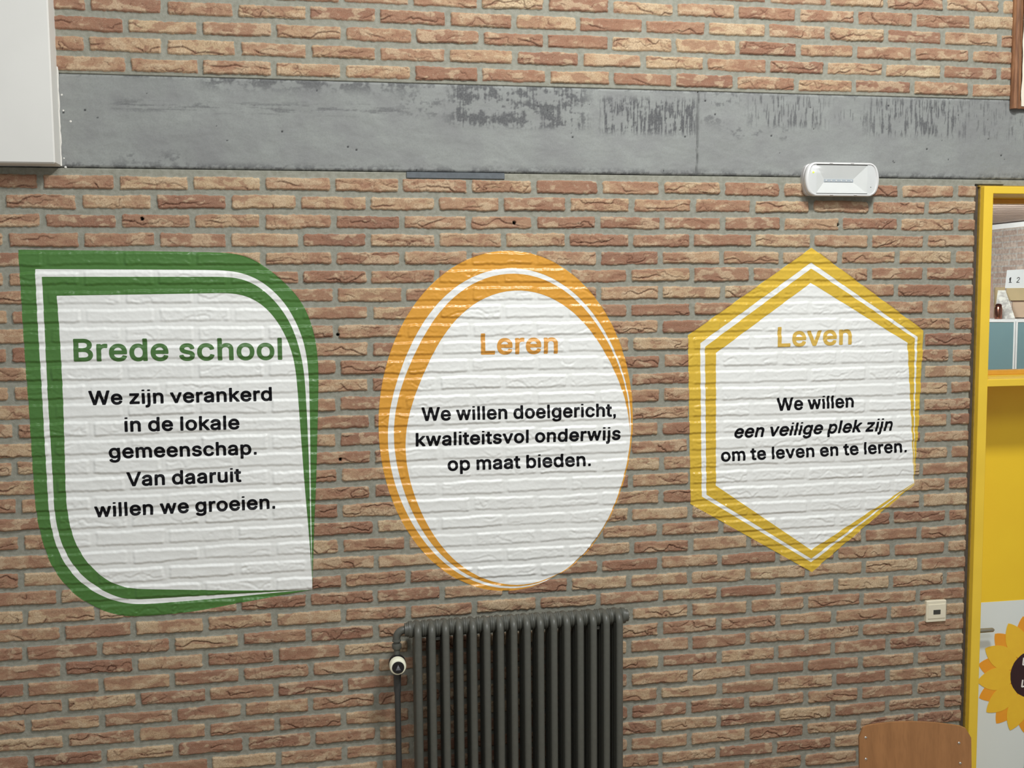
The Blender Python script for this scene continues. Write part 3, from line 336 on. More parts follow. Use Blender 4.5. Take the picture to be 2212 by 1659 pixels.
sh = (kf < jl).astype(np.float64) * -1 + (kf >= jr).astype(np.float64)
kb = k0 + sh
jl = kb + joint(kb); jr = kb + 1 + joint(kb + 1)
lx = (kf - (jl + jr) / 2) * L_B; hw = (jr - jl) / 2 * L_B
del k0, sh, kf, jl, jr, wob, rowf
def rnd(seed): return h01(kb, crs, seed)
jx = 0.0075 + 0.003 * rnd(21); bh = 0.0222 - 0.0028 * rnd(22)
rad = 0.003 + 0.007 * rnd(23) ** 2
lz2 = lz - (rnd(24) - 0.5) * 0.003 - lx * (rnd(25) - 0.5) * 0.02
qx = np.abs(lx) - (hw - jx) + rad; qz = np.abs(lz2) - bh + rad
sd = -(np.minimum(np.maximum(qx, qz), 0) + np.hypot(np.maximum(qx, 0), np.maximum(qz, 0)) - rad)
ux = XX + rnd(26) * 53.0; uz = ZZ + rnd(27) * 31.0
sd += perlin(ux * 12, uz * 40, 7) * 0.0018 + perlin(ux * 34, uz * 60, 5) * 0.0015 + perlin(ux * 95, uz * 130, 6) * 0.0016
sd_row = bh - np.abs(lz2) + perlin(ux * 12, uz * 40, 7) * 0.0018 + perlin(ux * 34, uz * 60, 5) * 0.0015
del qx, qz, rad, jx
rough = rnd(28); rough = 0.2 + 0.8 * rough
wx = perlin(ux * 11, uz * 18, 31) * 0.5; wz = perlin(ux * 11, uz * 18, 32) * 0.5
tt = fbm(ux * 8 + wx * 1.3, uz * 30 + wz * 1.6, 40, 3, 0.5)
ta = tt * 2.3 + lx * (rnd(29) - 0.5) * 26
saw = ta - np.floor(ta)
tb = fbm(ux * 22 + 7, uz * 40 + wz, 60, 2) * 2.0; saw2 = tb - np.floor(tb)
patch = fbm(ux * 16, uz * 34, 80, 3)
amp = np.clip(0.5 + 0.9 * fbm(ux * 9, uz * 16, 90, 2), 0, 1) * rough
fine = perlin(ux * 120, uz * 150, 95)
sd = np.where((ZZ > Z_L - 0.6 * H_C) & (ZZ < Z_L + H_C * 4.5), -0.01, sd)
prof = sstep(-0.0010, 0.0042, sd)
depth = 0.0052 + 0.0030 * rnd(33)
face = depth + amp * (0.0018 * (saw - 0.5)) + rough * 0.0007 * (saw2 - 0.5) + 0.0007 * fine * rough + 0.0011 * patch \
    + lz * (rnd(34) - 0.45) * 0.06
mort = 0.0007 * perlin(XX * 18, ZZ * 22, 101) + 0.0004 * perlin(XX * 80, ZZ * 90, 102)
HH = mort * (1 - prof) + face * prof
def cracks(fx_, fz_, seed, width, lo, hi, bias, slope=34.0):
    n = perlin(ux * fx_ + wx * 1.2, uz * fz_ + wz * 1.2, seed) + 0.26 * perlin(ux * fx_ * 3.1, uz * fz_ * 2.3, seed + 1) + 0.12 * np.abs(perlin(ux * fx_ * 6.5, uz * fz_ * 4.1, seed + 3)) + (rnd(seed + 5) - 0.5) * 0.7 + lz * slope * np.where(rnd(seed + 6) > 0.35, 1.0, -1.0) + lx * 5.0 * (rnd(seed + 7) - 0.5)
    gx_, gz_ = np.gradient(n, xs, zs)
    d = n / np.sqrt(gx_ ** 2 + gz_ ** 2 + 30.0)
    m = perlin(ux * fx_ * 0.9 + 9, uz * fz_ * 0.7, seed + 2) + bias * (-lz / 0.02) + 0.9 * (rough - 0.55)
    m = sstep(lo, hi, m) * sstep(0.0, 0.004, sd)
    w = width * (0.35 + 0.65 * m)
    line = sstep(w, w * 0.25, np.abs(d)) * m
    fold = np.exp(-np.abs(d) / 0.007) * np.sign(d) * m * sstep(0.03, 0.0, np.abs(d))
    return line, fold
la, fa_ = cracks(10, 14, 120, 0.0026, -0.12, 0.42, 0.36)
lb, fb_ = cracks(21, 26, 140, 0.0019, -0.02, 0.5, 0.2, 44.0)
lc, fc_ = cracks(27, 11, 160, 0.0016, 0.25, 0.7, 0.0, 0.0)
crease = np.maximum(np.maximum(la, 0.8 * lb), 0.6 * lc)
HH = HH + prof * (0.0016 * fa_ + 0.0009 * fb_ - 0.0026 * la - 0.0013 * lb - 0.001 * lc)
ld, fd_ = cracks(38, 46, 180, 0.0015, 0.1, 0.6, 0.15, 20.0)
crease = np.maximum(crease, 0.55 * ld); HH = HH + prof * (0.0006 * fd_ - 0.0009 * ld)
under = sstep(0.0, 1.0, -fa_)
tone = np.clip(rnd(35) * 0.74 + 0.09 + 0.20 * fbm(ux * 6, uz * 9, 110, 2), 0, 1)
pat = np.clip(0.5 + 0.62 * patch + 0.22 * perlin(ux * 60, uz * 75, 115) + 0.35 * (rnd(36) - 0.5) - 0.35 * under, 0, 1)
del wx, wz, tt, ta, tb, saw2, fine, amp, depth
# smoother skin where the vinyl prints sit
def box_blur(A, r):
    for ax in (0, 1):
        c = np.cumsum(np.concatenate([np.repeat(np.take(A, [0], ax), r + 1, ax), A, np.repeat(np.take(A, [-1], ax), r, ax)], ax), ax)
        n = 2 * r + 1
        A = (np.take(c, range(n, c.shape[ax]), ax) - np.take(c, range(0, c.shape[ax] - n), ax)) / n
    return A
_fill = HH + (sstep(-0.001, 0.0042, sd_row) - prof).clip(0, 1) * 0.0062 * 0.42
_b1 = box_blur(_fill, 1); _b2 = box_blur(box_blur(_fill, 3), 2)
HS = _b2 * 0.42 + (_b1 - _b2) * 0.84 + 0.0018
ST_SD = {}
skin = np.zeros_like(HH)
RNG = {}
for nm in ('g', 'o', 'h'):
    P = SHAPES[nm + '0']
    i0, i1 = np.searchsorted(xs, P[:, 0].min() - 0.02), np.searchsorted(xs, P[:, 0].max() + 0.02)
    j0, j1 = np.searchsorted(zs, P[:, 1].min() - 0.02), np.searchsorted(zs, P[:, 1].max() + 0.02)
    RNG[nm] = (i0, i1, j0, j1)
    sub = (slice(i0, i1), slice(j0, j1))
    for q in range(4):
        ST_SD[nm + str(q)] = poly_sd(XX[sub].ravel(), ZZ[sub].ravel(), [SHAPES[nm + str(q)]]).reshape(XX[sub].shape)
    skin[sub] = np.maximum(skin[sub], sstep(0.004, -0.002, ST_SD[nm + '0']))
HH = HH * (1 - skin) + HS * skin
# drilled holes
holes = [(0.2939, 2.6077), (1.4826, 2.6011), (2.6524, 2.5978), (0.8915, 1.8229), (0.8931, 2.235)]
hole = np.zeros_like(HH)
for hx, hz in holes:
    hole = np.maximum(hole, sstep(0.0062, 0.0036, np.hypot(XX - hx, ZZ - hz)))
HH = HH - hole * 0.016
# deep rebate in the masonry beside the door frame
HH = HH - 0.055 * sstep(3.1865, 3.1895, XX) * (ZZ < DOOR_Z + 0.004) * (XX < 3.3)
# recess behind the concrete beam
inbeam = (ZZ > Z_BEAM0 - 0.001) & (ZZ < Z_BEAM1 + 0.001)
HH = np.where(inbeam, HH - 0.02, HH)

def grid_mesh(name, xs, zs, H, keep, attr=None):
    nx, nz = len(xs), len(zs)
    X, Z = np.meshgrid(xs, zs, indexing='ij')
    co = np.stack([X.ravel(), -H.ravel(), Z.ravel()], 1).astype(np.float32)
    a = (np.arange(nx - 1)[:, None] * nz + np.arange(nz - 1)[None, :])
    quads = np.stack([a, a + nz, a + nz + 1, a + 1], -1)[keep].reshape(-1, 4).astype(np.int32)
    me = bpy.data.meshes.new(name)
    me.vertices.add(len(co)); me.vertices.foreach_set('co', co.ravel())
    me.loops.add(quads.size); me.loops.foreach_set('vertex_index', quads.ravel())
    me.polygons.add(len(quads))
    me.polygons.foreach_set('loop_start', np.arange(0, quads.size, 4, dtype=np.int32))
    me.polygons.foreach_set('use_smooth', np.ones(len(quads), dtype=bool))
    me.update(calc_edges=True)
    if attr is not None:
        at = me.attributes.new('surface', 'FLOAT_COLOR', 'POINT')
        at.data.foreach_set('color', np.stack([c.ravel() for c in attr], 1).astype(np.float32).ravel())
    o = bpy.data.objects.new(name, me); COL.objects.link(o)
    return o

xc = (xs[:-1] + xs[1:]) / 2; zc = (zs[:-1] + zs[1:]) / 2
keep = np.ones((NX - 1, NZ - 1), dtype=bool)
keep &= ~((xc[:, None] > DOOR_X0) & (xc[:, None] < DOOR_X1) & (zc[None, :] < DOOR_Z))
keep &= ~((zc[None, :] > Z_BEAM0 + 0.02) & (zc[None, :] < Z_BEAM1 - 0.02) & (xc[:, None] > -1.0))
wall = grid_mesh('wall_back', xs, zs, HH, keep,
                 (np.clip(sd * 50 + 0.5, 0, 1) * (1 - hole), tone, pat, np.where(hole > 0.3, 2.0, crease)))
tag(wall, 'hand moulded brown brick wall with wide grey mortar joints', 'wall', kind='structure')

def hgt(x, z):
    """height of the wall skin, matching its quads split from corner to corner"""
    i = np.clip(np.searchsorted(xs, x, 'right') - 1, 0, NX - 2); j = np.clip(np.searchsorted(zs, z, 'right') - 1, 0, NZ - 2)
    u = (x - xs[i]) / (xs[i + 1] - xs[i]); v = (z - zs[j]) / (zs[j + 1] - zs[j])
    a = HH[i, j]; b = HH[i + 1, j]; c = HH[i + 1, j + 1]; d = HH[i, j + 1]
    return np.where(u >= v, a + u * (b - a) + v * (c - b), a + v * (d - a) + u * (c - d))

# brick and mortar material
m_brick, nt, bs = new_mat('brick_and_mortar')
at = nd(nt, 'ShaderNodeAttribute', attribute_name='surface')
sp = nd(nt, 'ShaderNodeSeparateColor'); nt.links.new(at.outputs['Color'], sp.inputs[0])
a_sd, a_tone, a_pat, a_cr = sp.outputs[0], sp.outputs[1], sp.outputs[2], at.outputs['Alpha']
n_f = noise(nt, 260, 3); n_m = noise(nt, 60, 4); n_v = noise(nt, 700, 2)
edge = maprange(nt, mathn(nt, 'ADD', a_sd, mathn(nt, 'MULTIPLY', mathn(nt, 'SUBTRACT', n_f, 0.5), 0.10)), 0.47, 0.56)
rmp = nd(nt, 'ShaderNodeValToRGB'); nt.links.new(a_tone, rmp.inputs[0])
EV = 0.82
cols = [(0.0, (132, 97, 80)), (0.22, (147, 113, 91)), (0.45, (160, 129, 103)), (0.66, (172, 145, 115)), (0.85, (181, 159, 127)), (1.0, (192, 176, 144))]
el = rmp.color_ramp.elements
el[0].position, el[0].color = cols[0][0], lin(*cols[0][1], EV)
el[1].position, el[1].color = cols[-1][0], lin(*cols[-1][1], EV)
for p, c in cols[1:-1]:
    e = el.new(p); e.color = lin(*c, EV)
c1 = mixrgb(nt, maprange(nt, a_pat, 0.58, 0.82, 0, 0.62), rmp.outputs[0], lin(190, 170, 140, EV))
c1 = mixrgb(nt, maprange(nt, a_pat, 0.42, 0.18, 0, 0.62), c1, lin(138, 99, 79, EV))
c1 = mixrgb(nt, maprange(nt, n_m, 0.60, 0.78, 0, 0.35), c1, lin(204, 189, 164, EV))
c1 = mixrgb(nt, maprange(nt, n_m, 0.42, 0.25, 0, 0.4), c1, lin(134, 98, 80, EV))
c1 = mixrgb(nt, maprange(nt, n_f, 0.38, 0.66, 0, 0.42), c1, lin(130, 98, 78, EV))
c1 = mixrgb(nt, maprange(nt, n_v, 0.55, 0.72, 0, 0.4), c1, lin(206, 188, 160, EV))
c1 = mixrgb(nt, mathn(nt, 'MULTIPLY', a_cr, 0.72, clamp=True), c1, lin(78, 48, 38, EV))
mo = mixrgb(nt, maprange(nt, n_m, 0.3, 0.7), lin(130, 130, 118, EV), lin(147, 147, 136, EV))
mo = mixrgb(nt, maprange(nt, n_v, 0.35, 0.7, 0, 0.35), mo, lin(120, 119, 104, EV))
fin = mixrgb(nt, edge, mo, c1)
fin = mixrgb(nt, maprange(nt, a_cr, 1.2, 1.6), fin, (0.006, 0.005, 0.004, 1))
nt.links.new(fin, bs.inputs['Base Color'])
bs.inputs['Roughness'].default_value = 0.85; bs.inputs['Specular IOR Level'].default_value = 0.25
bump(nt, bs, mathn(nt, 'ADD', mathn(nt, 'MULTIPLY', n_f, 0.6), mathn(nt, 'MULTIPLY', n_v, 0.4)), 0.7, 0.0022)
wall.data.materials.append(m_brick)

# ------------------------------------------------------------------ concrete beam
bx = np.concatenate([np.arange(-1.0, -0.05, 0.015), np.arange(-0.044, 3.45, 0.003), np.arange(3.46, 5.2, 0.015)])
bz = np.linspace(Z_BEAM0, Z_BEAM1, 96)
BX, BZ = np.meshgrid(bx, bz, indexing='ij')
tz = (BZ - Z_BEAM0) / (Z_BEAM1 - Z_BEAM0)
PX = np.interp(BX, [-0.1, 0.0615, 0.9197, 2.127, 2.462, 3.313, 5], [20, 124, 740, 1508, 1703, 2180, 2900])
def band(a, b, s=25): return sstep(a - s, a + s, PX) * sstep(b + s, b - s, PX)
def vb(a, b, s=0.08): return sstep(a - s, a + s, tz) * sstep(b + s, b - s, tz)
n1 = fbm(BX * 14, BZ * 26, 201, 4, 0.6); n2 = fbm(BX * 70, BZ * 70, 211, 3, 0.6); nst = fbm(BX * 115, BZ * 10, 221, 3, 0.6)
nh = fbm(BX * 6, BZ * 80, 231, 3, 0.6)
stain = np.zeros_like(BX)
def put(zone, field, lo, hi, amt=1.0):
    global stain
    stain = np.maximum(stain, zone * sstep(lo, hi, field) * amt)
put(band(430, 900) * sstep(0.80, 0.99, tz), n1 + 0.5 * n2, -0.4, 0.25, 0.85)
put(band(240, 880) * vb(0.62, 0.74, 0.05), nh + 0.3 * n2, 0.0, 0.5, 0.6)
put(band(860, 1060) * vb(0.62, 1.1), n1 + 0.7 * n2, 0.0, 0.6, 0.6)
put(band(960, 1260) * vb(0.52, 1.1, 0.05), n1 * 0.8 + 0.5 * nst + 0.4 * n2, -0.2, 0.3, 0.95)
put(band(1290, 1505, 12) * vb(0.48, 0.90, 0.05), nst + 0.4 * n1 + 0.25 * n2, -0.15, 0.25, 1.0)
put(band(1512, 1600) * vb(0.62, 1.1), n1 + n2 * 0.5 + nst * 0.4, 0.25, 0.7, 0.65)
put(band(1620, 1780) * vb(0.60, 0.98, 0.05), nst + 0.2 * n1, 0.12, 0.42, 0.85)
put(band(1560, 1720) * vb(0.44, 0.60, 0.05), n1 + 0.6 * n2, 0.2, 0.7, 0.55)
put(band(1800, 1890) * vb(0.62, 1.0), nst, 0.45, 0.7, 0.7)
put(band(1870, 2080) * vb(0.52, 0.98, 0.06), nst + 0.25 * n1, -0.02, 0.34, 0.9)
put(band(2060, 2300) * vb(0.5, 0.98, 0.08), nst + 0.3 * n1, 0.2, 0.6, 0.6)
put(band(250, 420) * vb(0.0, 0.18), n1 + n2 * 0.5, 0.1, 0.5, 0.5)
put(sstep(0.10, 0.0, tz), n1 + 0.6 * n2, -0.3, 0.3, 0.8)
put(sstep(0.955, 1.0, tz), n1 + 0.6 * n2, -0.1, 0.4, 0.7)
pit = h01(np.floor(BX / 0.0045), np.floor(BZ / 0.0045), 241); pit = (pit > 0.9988).astype(float)
tonev = np.clip(0.5 + 0.45 * fbm(BX * 3, BZ * 6, 251, 4), 0, 1)
bh_ = 0.0015 + 0.0007 * fbm(BX * 25, BZ * 30, 261, 3) - 0.0006 * stain - 0.0015 * pit + 0.0005 * n1
gap = sstep(0.0032, 0.0018, np.abs(BX - 2.1265 - 0.004 * (tz - 0.5) - 0.0012 * perlin(BZ * 30, BZ * 0, 5)))
bh_ = bh_ - gap * 0.012
edge_r = np.minimum(tz, 1 - tz) * (Z_BEAM1 - Z_BEAM0)
bh_ -= 0.004 * sstep(0.006, 0.0, edge_r)
# closed box: add returns top and bottom by extending the grid backwards
bz_full = np.concatenate([[Z_BEAM0 + 0.0], bz, [Z_BEAM1 - 0.0]])
ext = lambda A, v=None: np.concatenate([A[:, :1] if v is None else np.full_like(A[:, :1], v), A, A[:, -1:] if v is None else np.full_like(A[:, :1], v)], 1)
beam = grid_mesh('trim_1', bx, bz_full, ext(bh_, -0.018), np.ones((len(bx) - 1, len(bz_full) - 1), bool), (ext(stain), ext(tonev), ext(pit), ext(gap)))
tag(beam, 'long grey stained concrete beam across the brick wall', 'beam', kind='structure')
m_conc, nt, bs = new_mat('bare_concrete')
at = nd(nt, 'ShaderNodeAttribute', attribute_name='surface')
sp = nd(nt, 'ShaderNodeSeparateColor'); nt.links.new(at.outputs['Color'], sp.inputs[0])
nf = noise(nt, 180, 4); nl = noise(nt, 9, 5); nv = noise(nt, 800, 2)
c = mixrgb(nt, sp.outputs[1], lin(122, 125, 122, EV), lin(139, 143, 139, EV))
c = mixrgb(nt, maprange(nt, nl, 0.35, 0.7, 0, 0.65), c, lin(118, 119, 119, EV))
c = mixrgb(nt, maprange(nt, nf, 0.35, 0.7, 0, 0.3), c, lin(112, 114, 114, EV))
c = mixrgb(nt, maprange(nt, nv, 0.35, 0.7, 0, 0.18), c, lin(165, 165, 162, EV))
c = mixrgb(nt, mathn(nt, 'MULTIPLY', sp.outputs[0], maprange(nt, nf, 0.2, 0.6, 0.55, 1.0)), c, lin(82, 83, 84, EV))
c = mixrgb(nt, mathn(nt, 'MULTIPLY', sp.outputs[2], 0.85), c, lin(40, 40, 42, EV))
c = mixrgb(nt, mathn(nt, 'MULTIPLY', at.outputs['Alpha'], 0.6), c, lin(90, 90, 90, EV))
nt.links.new(c, bs.inputs['Base Color']); bs.inputs['Roughness'].default_value = 0.8; bs.inputs['Specular IOR Level'].default_value = 0.3
bump(nt, bs, nf, 0.25, 0.0015)
beam.data.materials.append(m_conc)

# ------------------------------------------------------------------ printed vinyl on the wall
class Sheet:
    """triangles of a fine grid clipped by distance fields, draped on the wall skin"""
    def __init__(s): s.P = []; s.T = []
    def add(s, gx, gz, fields):
        """keeps the region where every field is negative"""
        nx, nz = len(gx), len(gz)
        X, Z = np.meshgrid(gx, gz, indexing='ij'); X = X.ravel(); Z = Z.ravel()
        Fv = np.stack([f.ravel() for f in fields], 1)
        a = (np.arange(nx - 1)[:, None] * nz + np.arange(nz - 1)[None, :]).ravel()
        T = np.concatenate([np.stack([a, a + nz, a + nz + 1], 1), np.stack([a, a + nz + 1, a + 1], 1)])
        v = Fv[T]                                    # (t,3,k)
        mx = v.max(1); mn = v.min(1)
        ok = (mn < 0).all(1); full = (mx <= 0).all(1)
        Tin = T[full]
        base = sum(len(p) for p in s.P)
        s.P.append(np.stack([X, Z], 1)); s.T.append(Tin + base)
        extra = []; tri = []
        nb = base + len(X)
        for t in T[ok & ~full]:
            poly = [(X[i], Z[i]) + tuple(Fv[i]) for i in t]
            for q in range(Fv.shape[1]):
                out = []
                for i in range(len(poly)):
                    A, B = poly[i], poly[(i + 1) % len(poly)]
                    fa, fb = A[2 + q], B[2 + q]
                    if fa <= 0: out.append(A)
                    if (fa < 0 < fb) or (fb < 0 < fa):
                        w = fa / (fa - fb); out.append(tuple(x + (y - x) * w for x, y in zip(A, B)))
                poly = out
                if len(poly) < 3: break
            if len(poly) >= 3:
                i0 = nb + len(extra)
                extra += [p[:2] for p in poly]
                tri += [(i0, i0 + i, i0 + i + 1) for i in range(1, len(poly) - 1)]
        if extra:
            s.P.append(np.array(extra)); s.T.append(np.array(tri))
        return s
    def build(s, name, mat, parent, lift, label=None):
        P = np.concatenate(s.P); T = np.concatenate(s.T)
        key = np.round(P * 2e5).astype(np.int64)
        _, first, inv = np.unique(key, axis=0, return_index=True, return_inverse=True)
        T = inv.ravel()[T]; P = P[first]
        T = T[(T[:, 0] != T[:, 1]) & (T[:, 1] != T[:, 2]) & (T[:, 0] != T[:, 2])]
        used, T = np.unique(T, return_inverse=True); T = T.reshape(-1, 3); P = P[used]
        V = np.stack([P[:, 0], -(hgt(P[:, 0], P[:, 1]) + lift), P[:, 1]], 1) - np.array(BASE[parent])
        me = bpy.data.meshes.new(name)
        me.vertices.add(len(V)); me.vertices.foreach_set('co', V.astype(np.float32).ravel())
        me.loops.add(T.size); me.loops.foreach_set('vertex_index', T.astype(np.int32).ravel())
        me.polygons.add(len(T)); me.polygons.foreach_set('loop_start', np.arange(0, T.size, 3, dtype=np.int32))
        me.polygons.foreach_set('use_smooth', np.ones(len(T), dtype=bool))
        me.update(calc_edges=True); me.materials.append(mat)
        o = bpy.data.objects.new(name, me); COL.objects.link(o); o.parent = parent; BASE[o] = BASE[parent]
        if label: o['label'] = label
        return o

def refine(g, n=2):
    return np.unique(np.concatenate([g[:-1] + (g[1:] - g[:-1]) * k / n for k in range(n)] + [g[-1:]]))
def resample(A, n=2):
    r = lambda A: np.concatenate([np.stack([A[:-1] * (1 - k / n) + A[1:] * k / n for k in range(n)], 1).reshape(-1, *A.shape[1:]), A[-1:]])
    return r(r(A).T).T

def vinyl(name, col, rough=0.32):
    m, nt, b = new_mat(name)
    n = noise(nt, 25, 4)
    nt.links.new(mixrgb(nt, maprange(nt, n, 0.3, 0.7), tuple(c * 0.97 for c in col[:3]) + (1,), col), b.inputs['Base Color'])
    b.inputs['Roughness'].default_value = rough; b.inputs['Specular IOR Level'].default_value = 0.5
    bump(nt, b, noise(nt, 140, 3), 0.25, 0.0015)
    return m
m_vwhite = vinyl('white_vinyl', lin(226, 228, 224, 0.85), 0.42)
m_vgreen = vinyl('green_vinyl', lin(72, 114, 54, EV), 0.34)
m_vorange = vinyl('orange_vinyl', lin(208, 150, 58, EV), 0.30)
m_vyellow = vinyl('yellow_vinyl', lin(203, 170, 60, EV), 0.30)
m_vblack = vinyl('black_ink', lin(9, 9, 14, EV), 0.5)
m_vblack.node_tree.nodes['Principled BSDF'].inputs['Specular IOR Level'].default_value = 0.2
m_tgreen = vinyl('green_ink', lin(70, 108, 56, EV), 0.38)
m_torange = vinyl('orange_ink', lin(204, 146, 66, EV), 0.38)
m_tyellow = vinyl('yellow_ink', lin(200, 166, 78, EV), 0.38)

def word_parts(parent, name, polys, mat, off, lift):
    al = np.concatenate([c for g2 in polys for c in g2]); lo = al.min(0) - 0.006; hi = al.max(0) + 0.006
    i0, i1 = np.searchsorted(xs, lo[0]) - 1, np.searchsorted(xs, hi[0]) + 1
    j0, j1 = np.searchsorted(zs, lo[1]) - 1, np.searchsorted(zs, hi[1]) + 1
    gx, gz = refine(xs[i0:i1], 2), refine(zs[j0:j1], 2)
    D = np.full((len(gx), len(gz)), 1.0)
    for g2 in polys:
        q = np.concatenate(g2); l2 = q.min(0) - 0.006; h2 = q.max(0) + 0.006
        p0, p1 = max(np.searchsorted(gx, l2[0]) - 1, 0), np.searchsorted(gx, h2[0]) + 1
        r0, r1 = max(np.searchsorted(gz, l2[1]) - 1, 0), np.searchsorted(gz, h2[1]) + 1
        X, Z = np.meshgrid(gx[p0:p1], gz[r0:r1], indexing='ij')
        s_ = poly_sd(X.ravel(), Z.ravel(), g2).reshape(X.shape) - off
        D[p0:p1, r0:r1] = np.minimum(D[p0:p1, r0:r1], s_)
    return Sheet().add(gx, gz, [D]).build(name, mat, parent, lift)

def text_line(parent, name, text, a, b, cap, mat, italic=0.0, weight=0.042, lift=0.00105):
    """a, b: base line ends (x, z) in metres, cap: height of a capital letter"""
    off = weight * cap
    sc = (cap - 2 * off) / 509.0
    glyphs = []; x = 0.0; words = [[]]
    gap = 2 * off / sc * 0.42
    for ch in text:
        if ch == ' ':
            x += 175; words.append([]); continue
        adv, cs = GLYPH[ch]; words[-1].append(len(glyphs))
        glyphs.append([np.array(c, float).reshape(-1, 2) + [x, 0] for c in cs]); x += adv + gap
    if italic:
        for gl in glyphs:
            for c in gl: c[:, 0] += c[:, 1] * italic
    x0 = min(c[:, 0].min() for gl in glyphs for c in gl); x1 = max(c[:, 0].max() for gl in glyphs for c in gl)
    Lx = math.hypot(b[0] - a[0], b[1] - a[1]); sx = (Lx - 2 * off) / (x1 - x0)
    dx, dz = (b[0] - a[0]) / Lx, (b[1] - a[1]) / Lx
    polys = []
    for gl in glyphs:
        g2 = []
        for c in gl:
            u = off + (c[:, 0] - x0) * sx; v = off + c[:, 1] * sc
            g2.append(np.stack([a[0] + u * dx, a[1] + u * dz + v], 1))
        polys.append(g2)
    for w in words:
        word_parts(parent, name, [polys[q] for q in w], mat, off, lift)

def sticker(nm, name, label, ring_mat, head_mat, heading, lines):
    i0, i1, j0, j1 = RNG[nm]
    P = SHAPES[nm + '0']
    c = P.mean(0)
    root = thing(name, (c[0], -0.006, c[1]), label, 'wall sticker', 'vinyl wall stickers on the brick wall')
    gx, gz = xs[i0:i1], zs[j0:j1]
    S = [ST_SD[nm + str(q)] for q in range(4)]
    Sheet().add(gx, gz, [S[0]]).build('white_ground', m_vwhite, root, 0.00035)
    fx, fz = refine(gx), refine(gz); R = [resample(s) for s in S]
    Sheet().add(fx, fz, [R[0], -R[1]]).build('outer_border', ring_mat, root, 0.0007)
    Sheet().add(fx, fz, [R[2], -R[3]]).build('inner_border', ring_mat, root, 0.0007)
    text_line(root, 'heading_word', *heading, head_mat, 0.0, 0.037)
    for ln in lines:
        text_line(root, 'word', *ln[:4], m_vblack, *ln[4:])
    return root

sticker('g', 'wall_sticker', 'green leaf-shaped vinyl wall sticker headed Brede school', m_vgreen, m_tgreen,
        ('Brede school', (0.0742, 2.1629), (0.7131, 2.1564), 0.0716),
        [('We zijn verankerd', (0.1124, 2.0244), (0.6769, 2.0233), 0.0455),
         ('in de lokale', (0.2176, 1.9363), (0.5718, 1.9333), 0.0455),
         ('gemeenschap.', (0.1663, 1.8515), (0.6233, 1.8485), 0.0455),
         ('Van daaruit', (0.2166, 1.7607), (0.5727, 1.7610), 0.0455),
         ('willen we groeien.', (0.1153, 1.6651), (0.6774, 1.6680), 0.0455)])
sticker('o', 'wall_sticker', 'orange oval vinyl wall sticker headed Leren above the radiator', m_vorange, m_torange,
        ('Leren', (1.3659, 2.1609), (1.6302, 2.1598), 0.0714),
        [('We willen doelgericht,', (1.1627, 1.9425), (1.8347, 1.9380), 0.046),
         ('kwaliteitsvol onderwijs', (1.1418, 1.8571), (1.8519, 1.8558), 0.046),
         ('op maat bieden.', (1.2479, 1.7704), (1.7446, 1.7689), 0.046)])
sticker('h', 'wall_sticker', 'yellow hexagonal vinyl wall sticker headed Leven beside the yellow door', m_vyellow, m_tyellow,
        ('Leven', (2.4278, 2.1676), (2.7113, 2.1727), 0.0715),
        [('We willen', (2.4279, 1.9404), (2.7232, 1.9457), 0.0465),
         ('een veilige plek zijn', (2.2700, 1.8475), (2.8796, 1.8556), 0.0465, 0.16),
         ('om te leven en te leren.', (2.2203, 1.7658), (2.9370, 1.7743), 0.0450)])

# ------------------------------------------------------------------ floors and plain shell
m_floor = simple('brown_linoleum', lin(132, 116, 94, EV), 0.5, var=0.08, nscale=6)
MB().box(-1.3, 5.2, -7.0, 0.0, -0.05, 0.0).build('floor', m_floor)['kind'] = 'structure'
MB().box(-1.3, 12.0, 0.0, 12.0, -0.05, 0.0).build('floor', m_floor)['kind'] = 'structure'

# white boxed-in duct at the upper left
m_wpaint = simple('white_wall_paint', lin(214, 214, 208, 0.88), 0.6, var=0.02, nscale=4, bumps=0.08, bscale=90)
b = MB().box(-1.3, 0.0615, -0.080, 0.012, 2.7665, 4.2, 0.004)
duct = b.build('trim_2', m_wpaint); tag(duct, 'white painted boxed-in panel in the upper left corner', 'panel', kind='structure')
m_caulk = simple('white_caulk', lin(205, 203, 196, EV), 0.5, var=0.05)
rnd_ = random.Random(4)
pts = [(0.0625 + 0.0012 * rnd_.uniform(-1, 1), -0.004, 2.768 + k * 0.012) for k in range(26)]
MB().tube(pts, [0.0022 + 0.0014 * rnd_.random() for _ in pts], 8).build('caulk_bead', m_caulk, duct, True)
for k, (x, z, r) in enumerate([(0.0715, 2.985, 0.005), (0.0745, 2.937, 0.0036), (0.0945, 2.905, 0.0045), (0.0700, 2.792, 0.0030), (0.073, 2.765, 0.004)]):
    MB().lathe((x, 0.002, z), (0.1 * (k - 2), -1, 0.1), [(0.0005, 0), (r, 0.002), (r * 0.8, 0.0035), (0.0004, 0.0045)], 9).build('paint_blob', m_caulk, duct, True)

# slate packer in the bed joint
m_slate = simple('slate_plate', lin(84, 90, 94, EV), 0.6, var=0.12, nscale=60, bumps=0.2)
pk = MB().box(1.126, 1.452, -0.0045, 0.02, 2.7440, 2.7640, 0.0012).build('slate_packer', m_slate)
tag(pk, 'thin dark slate strip wedged in the joint under the concrete beam', 'packing strip')

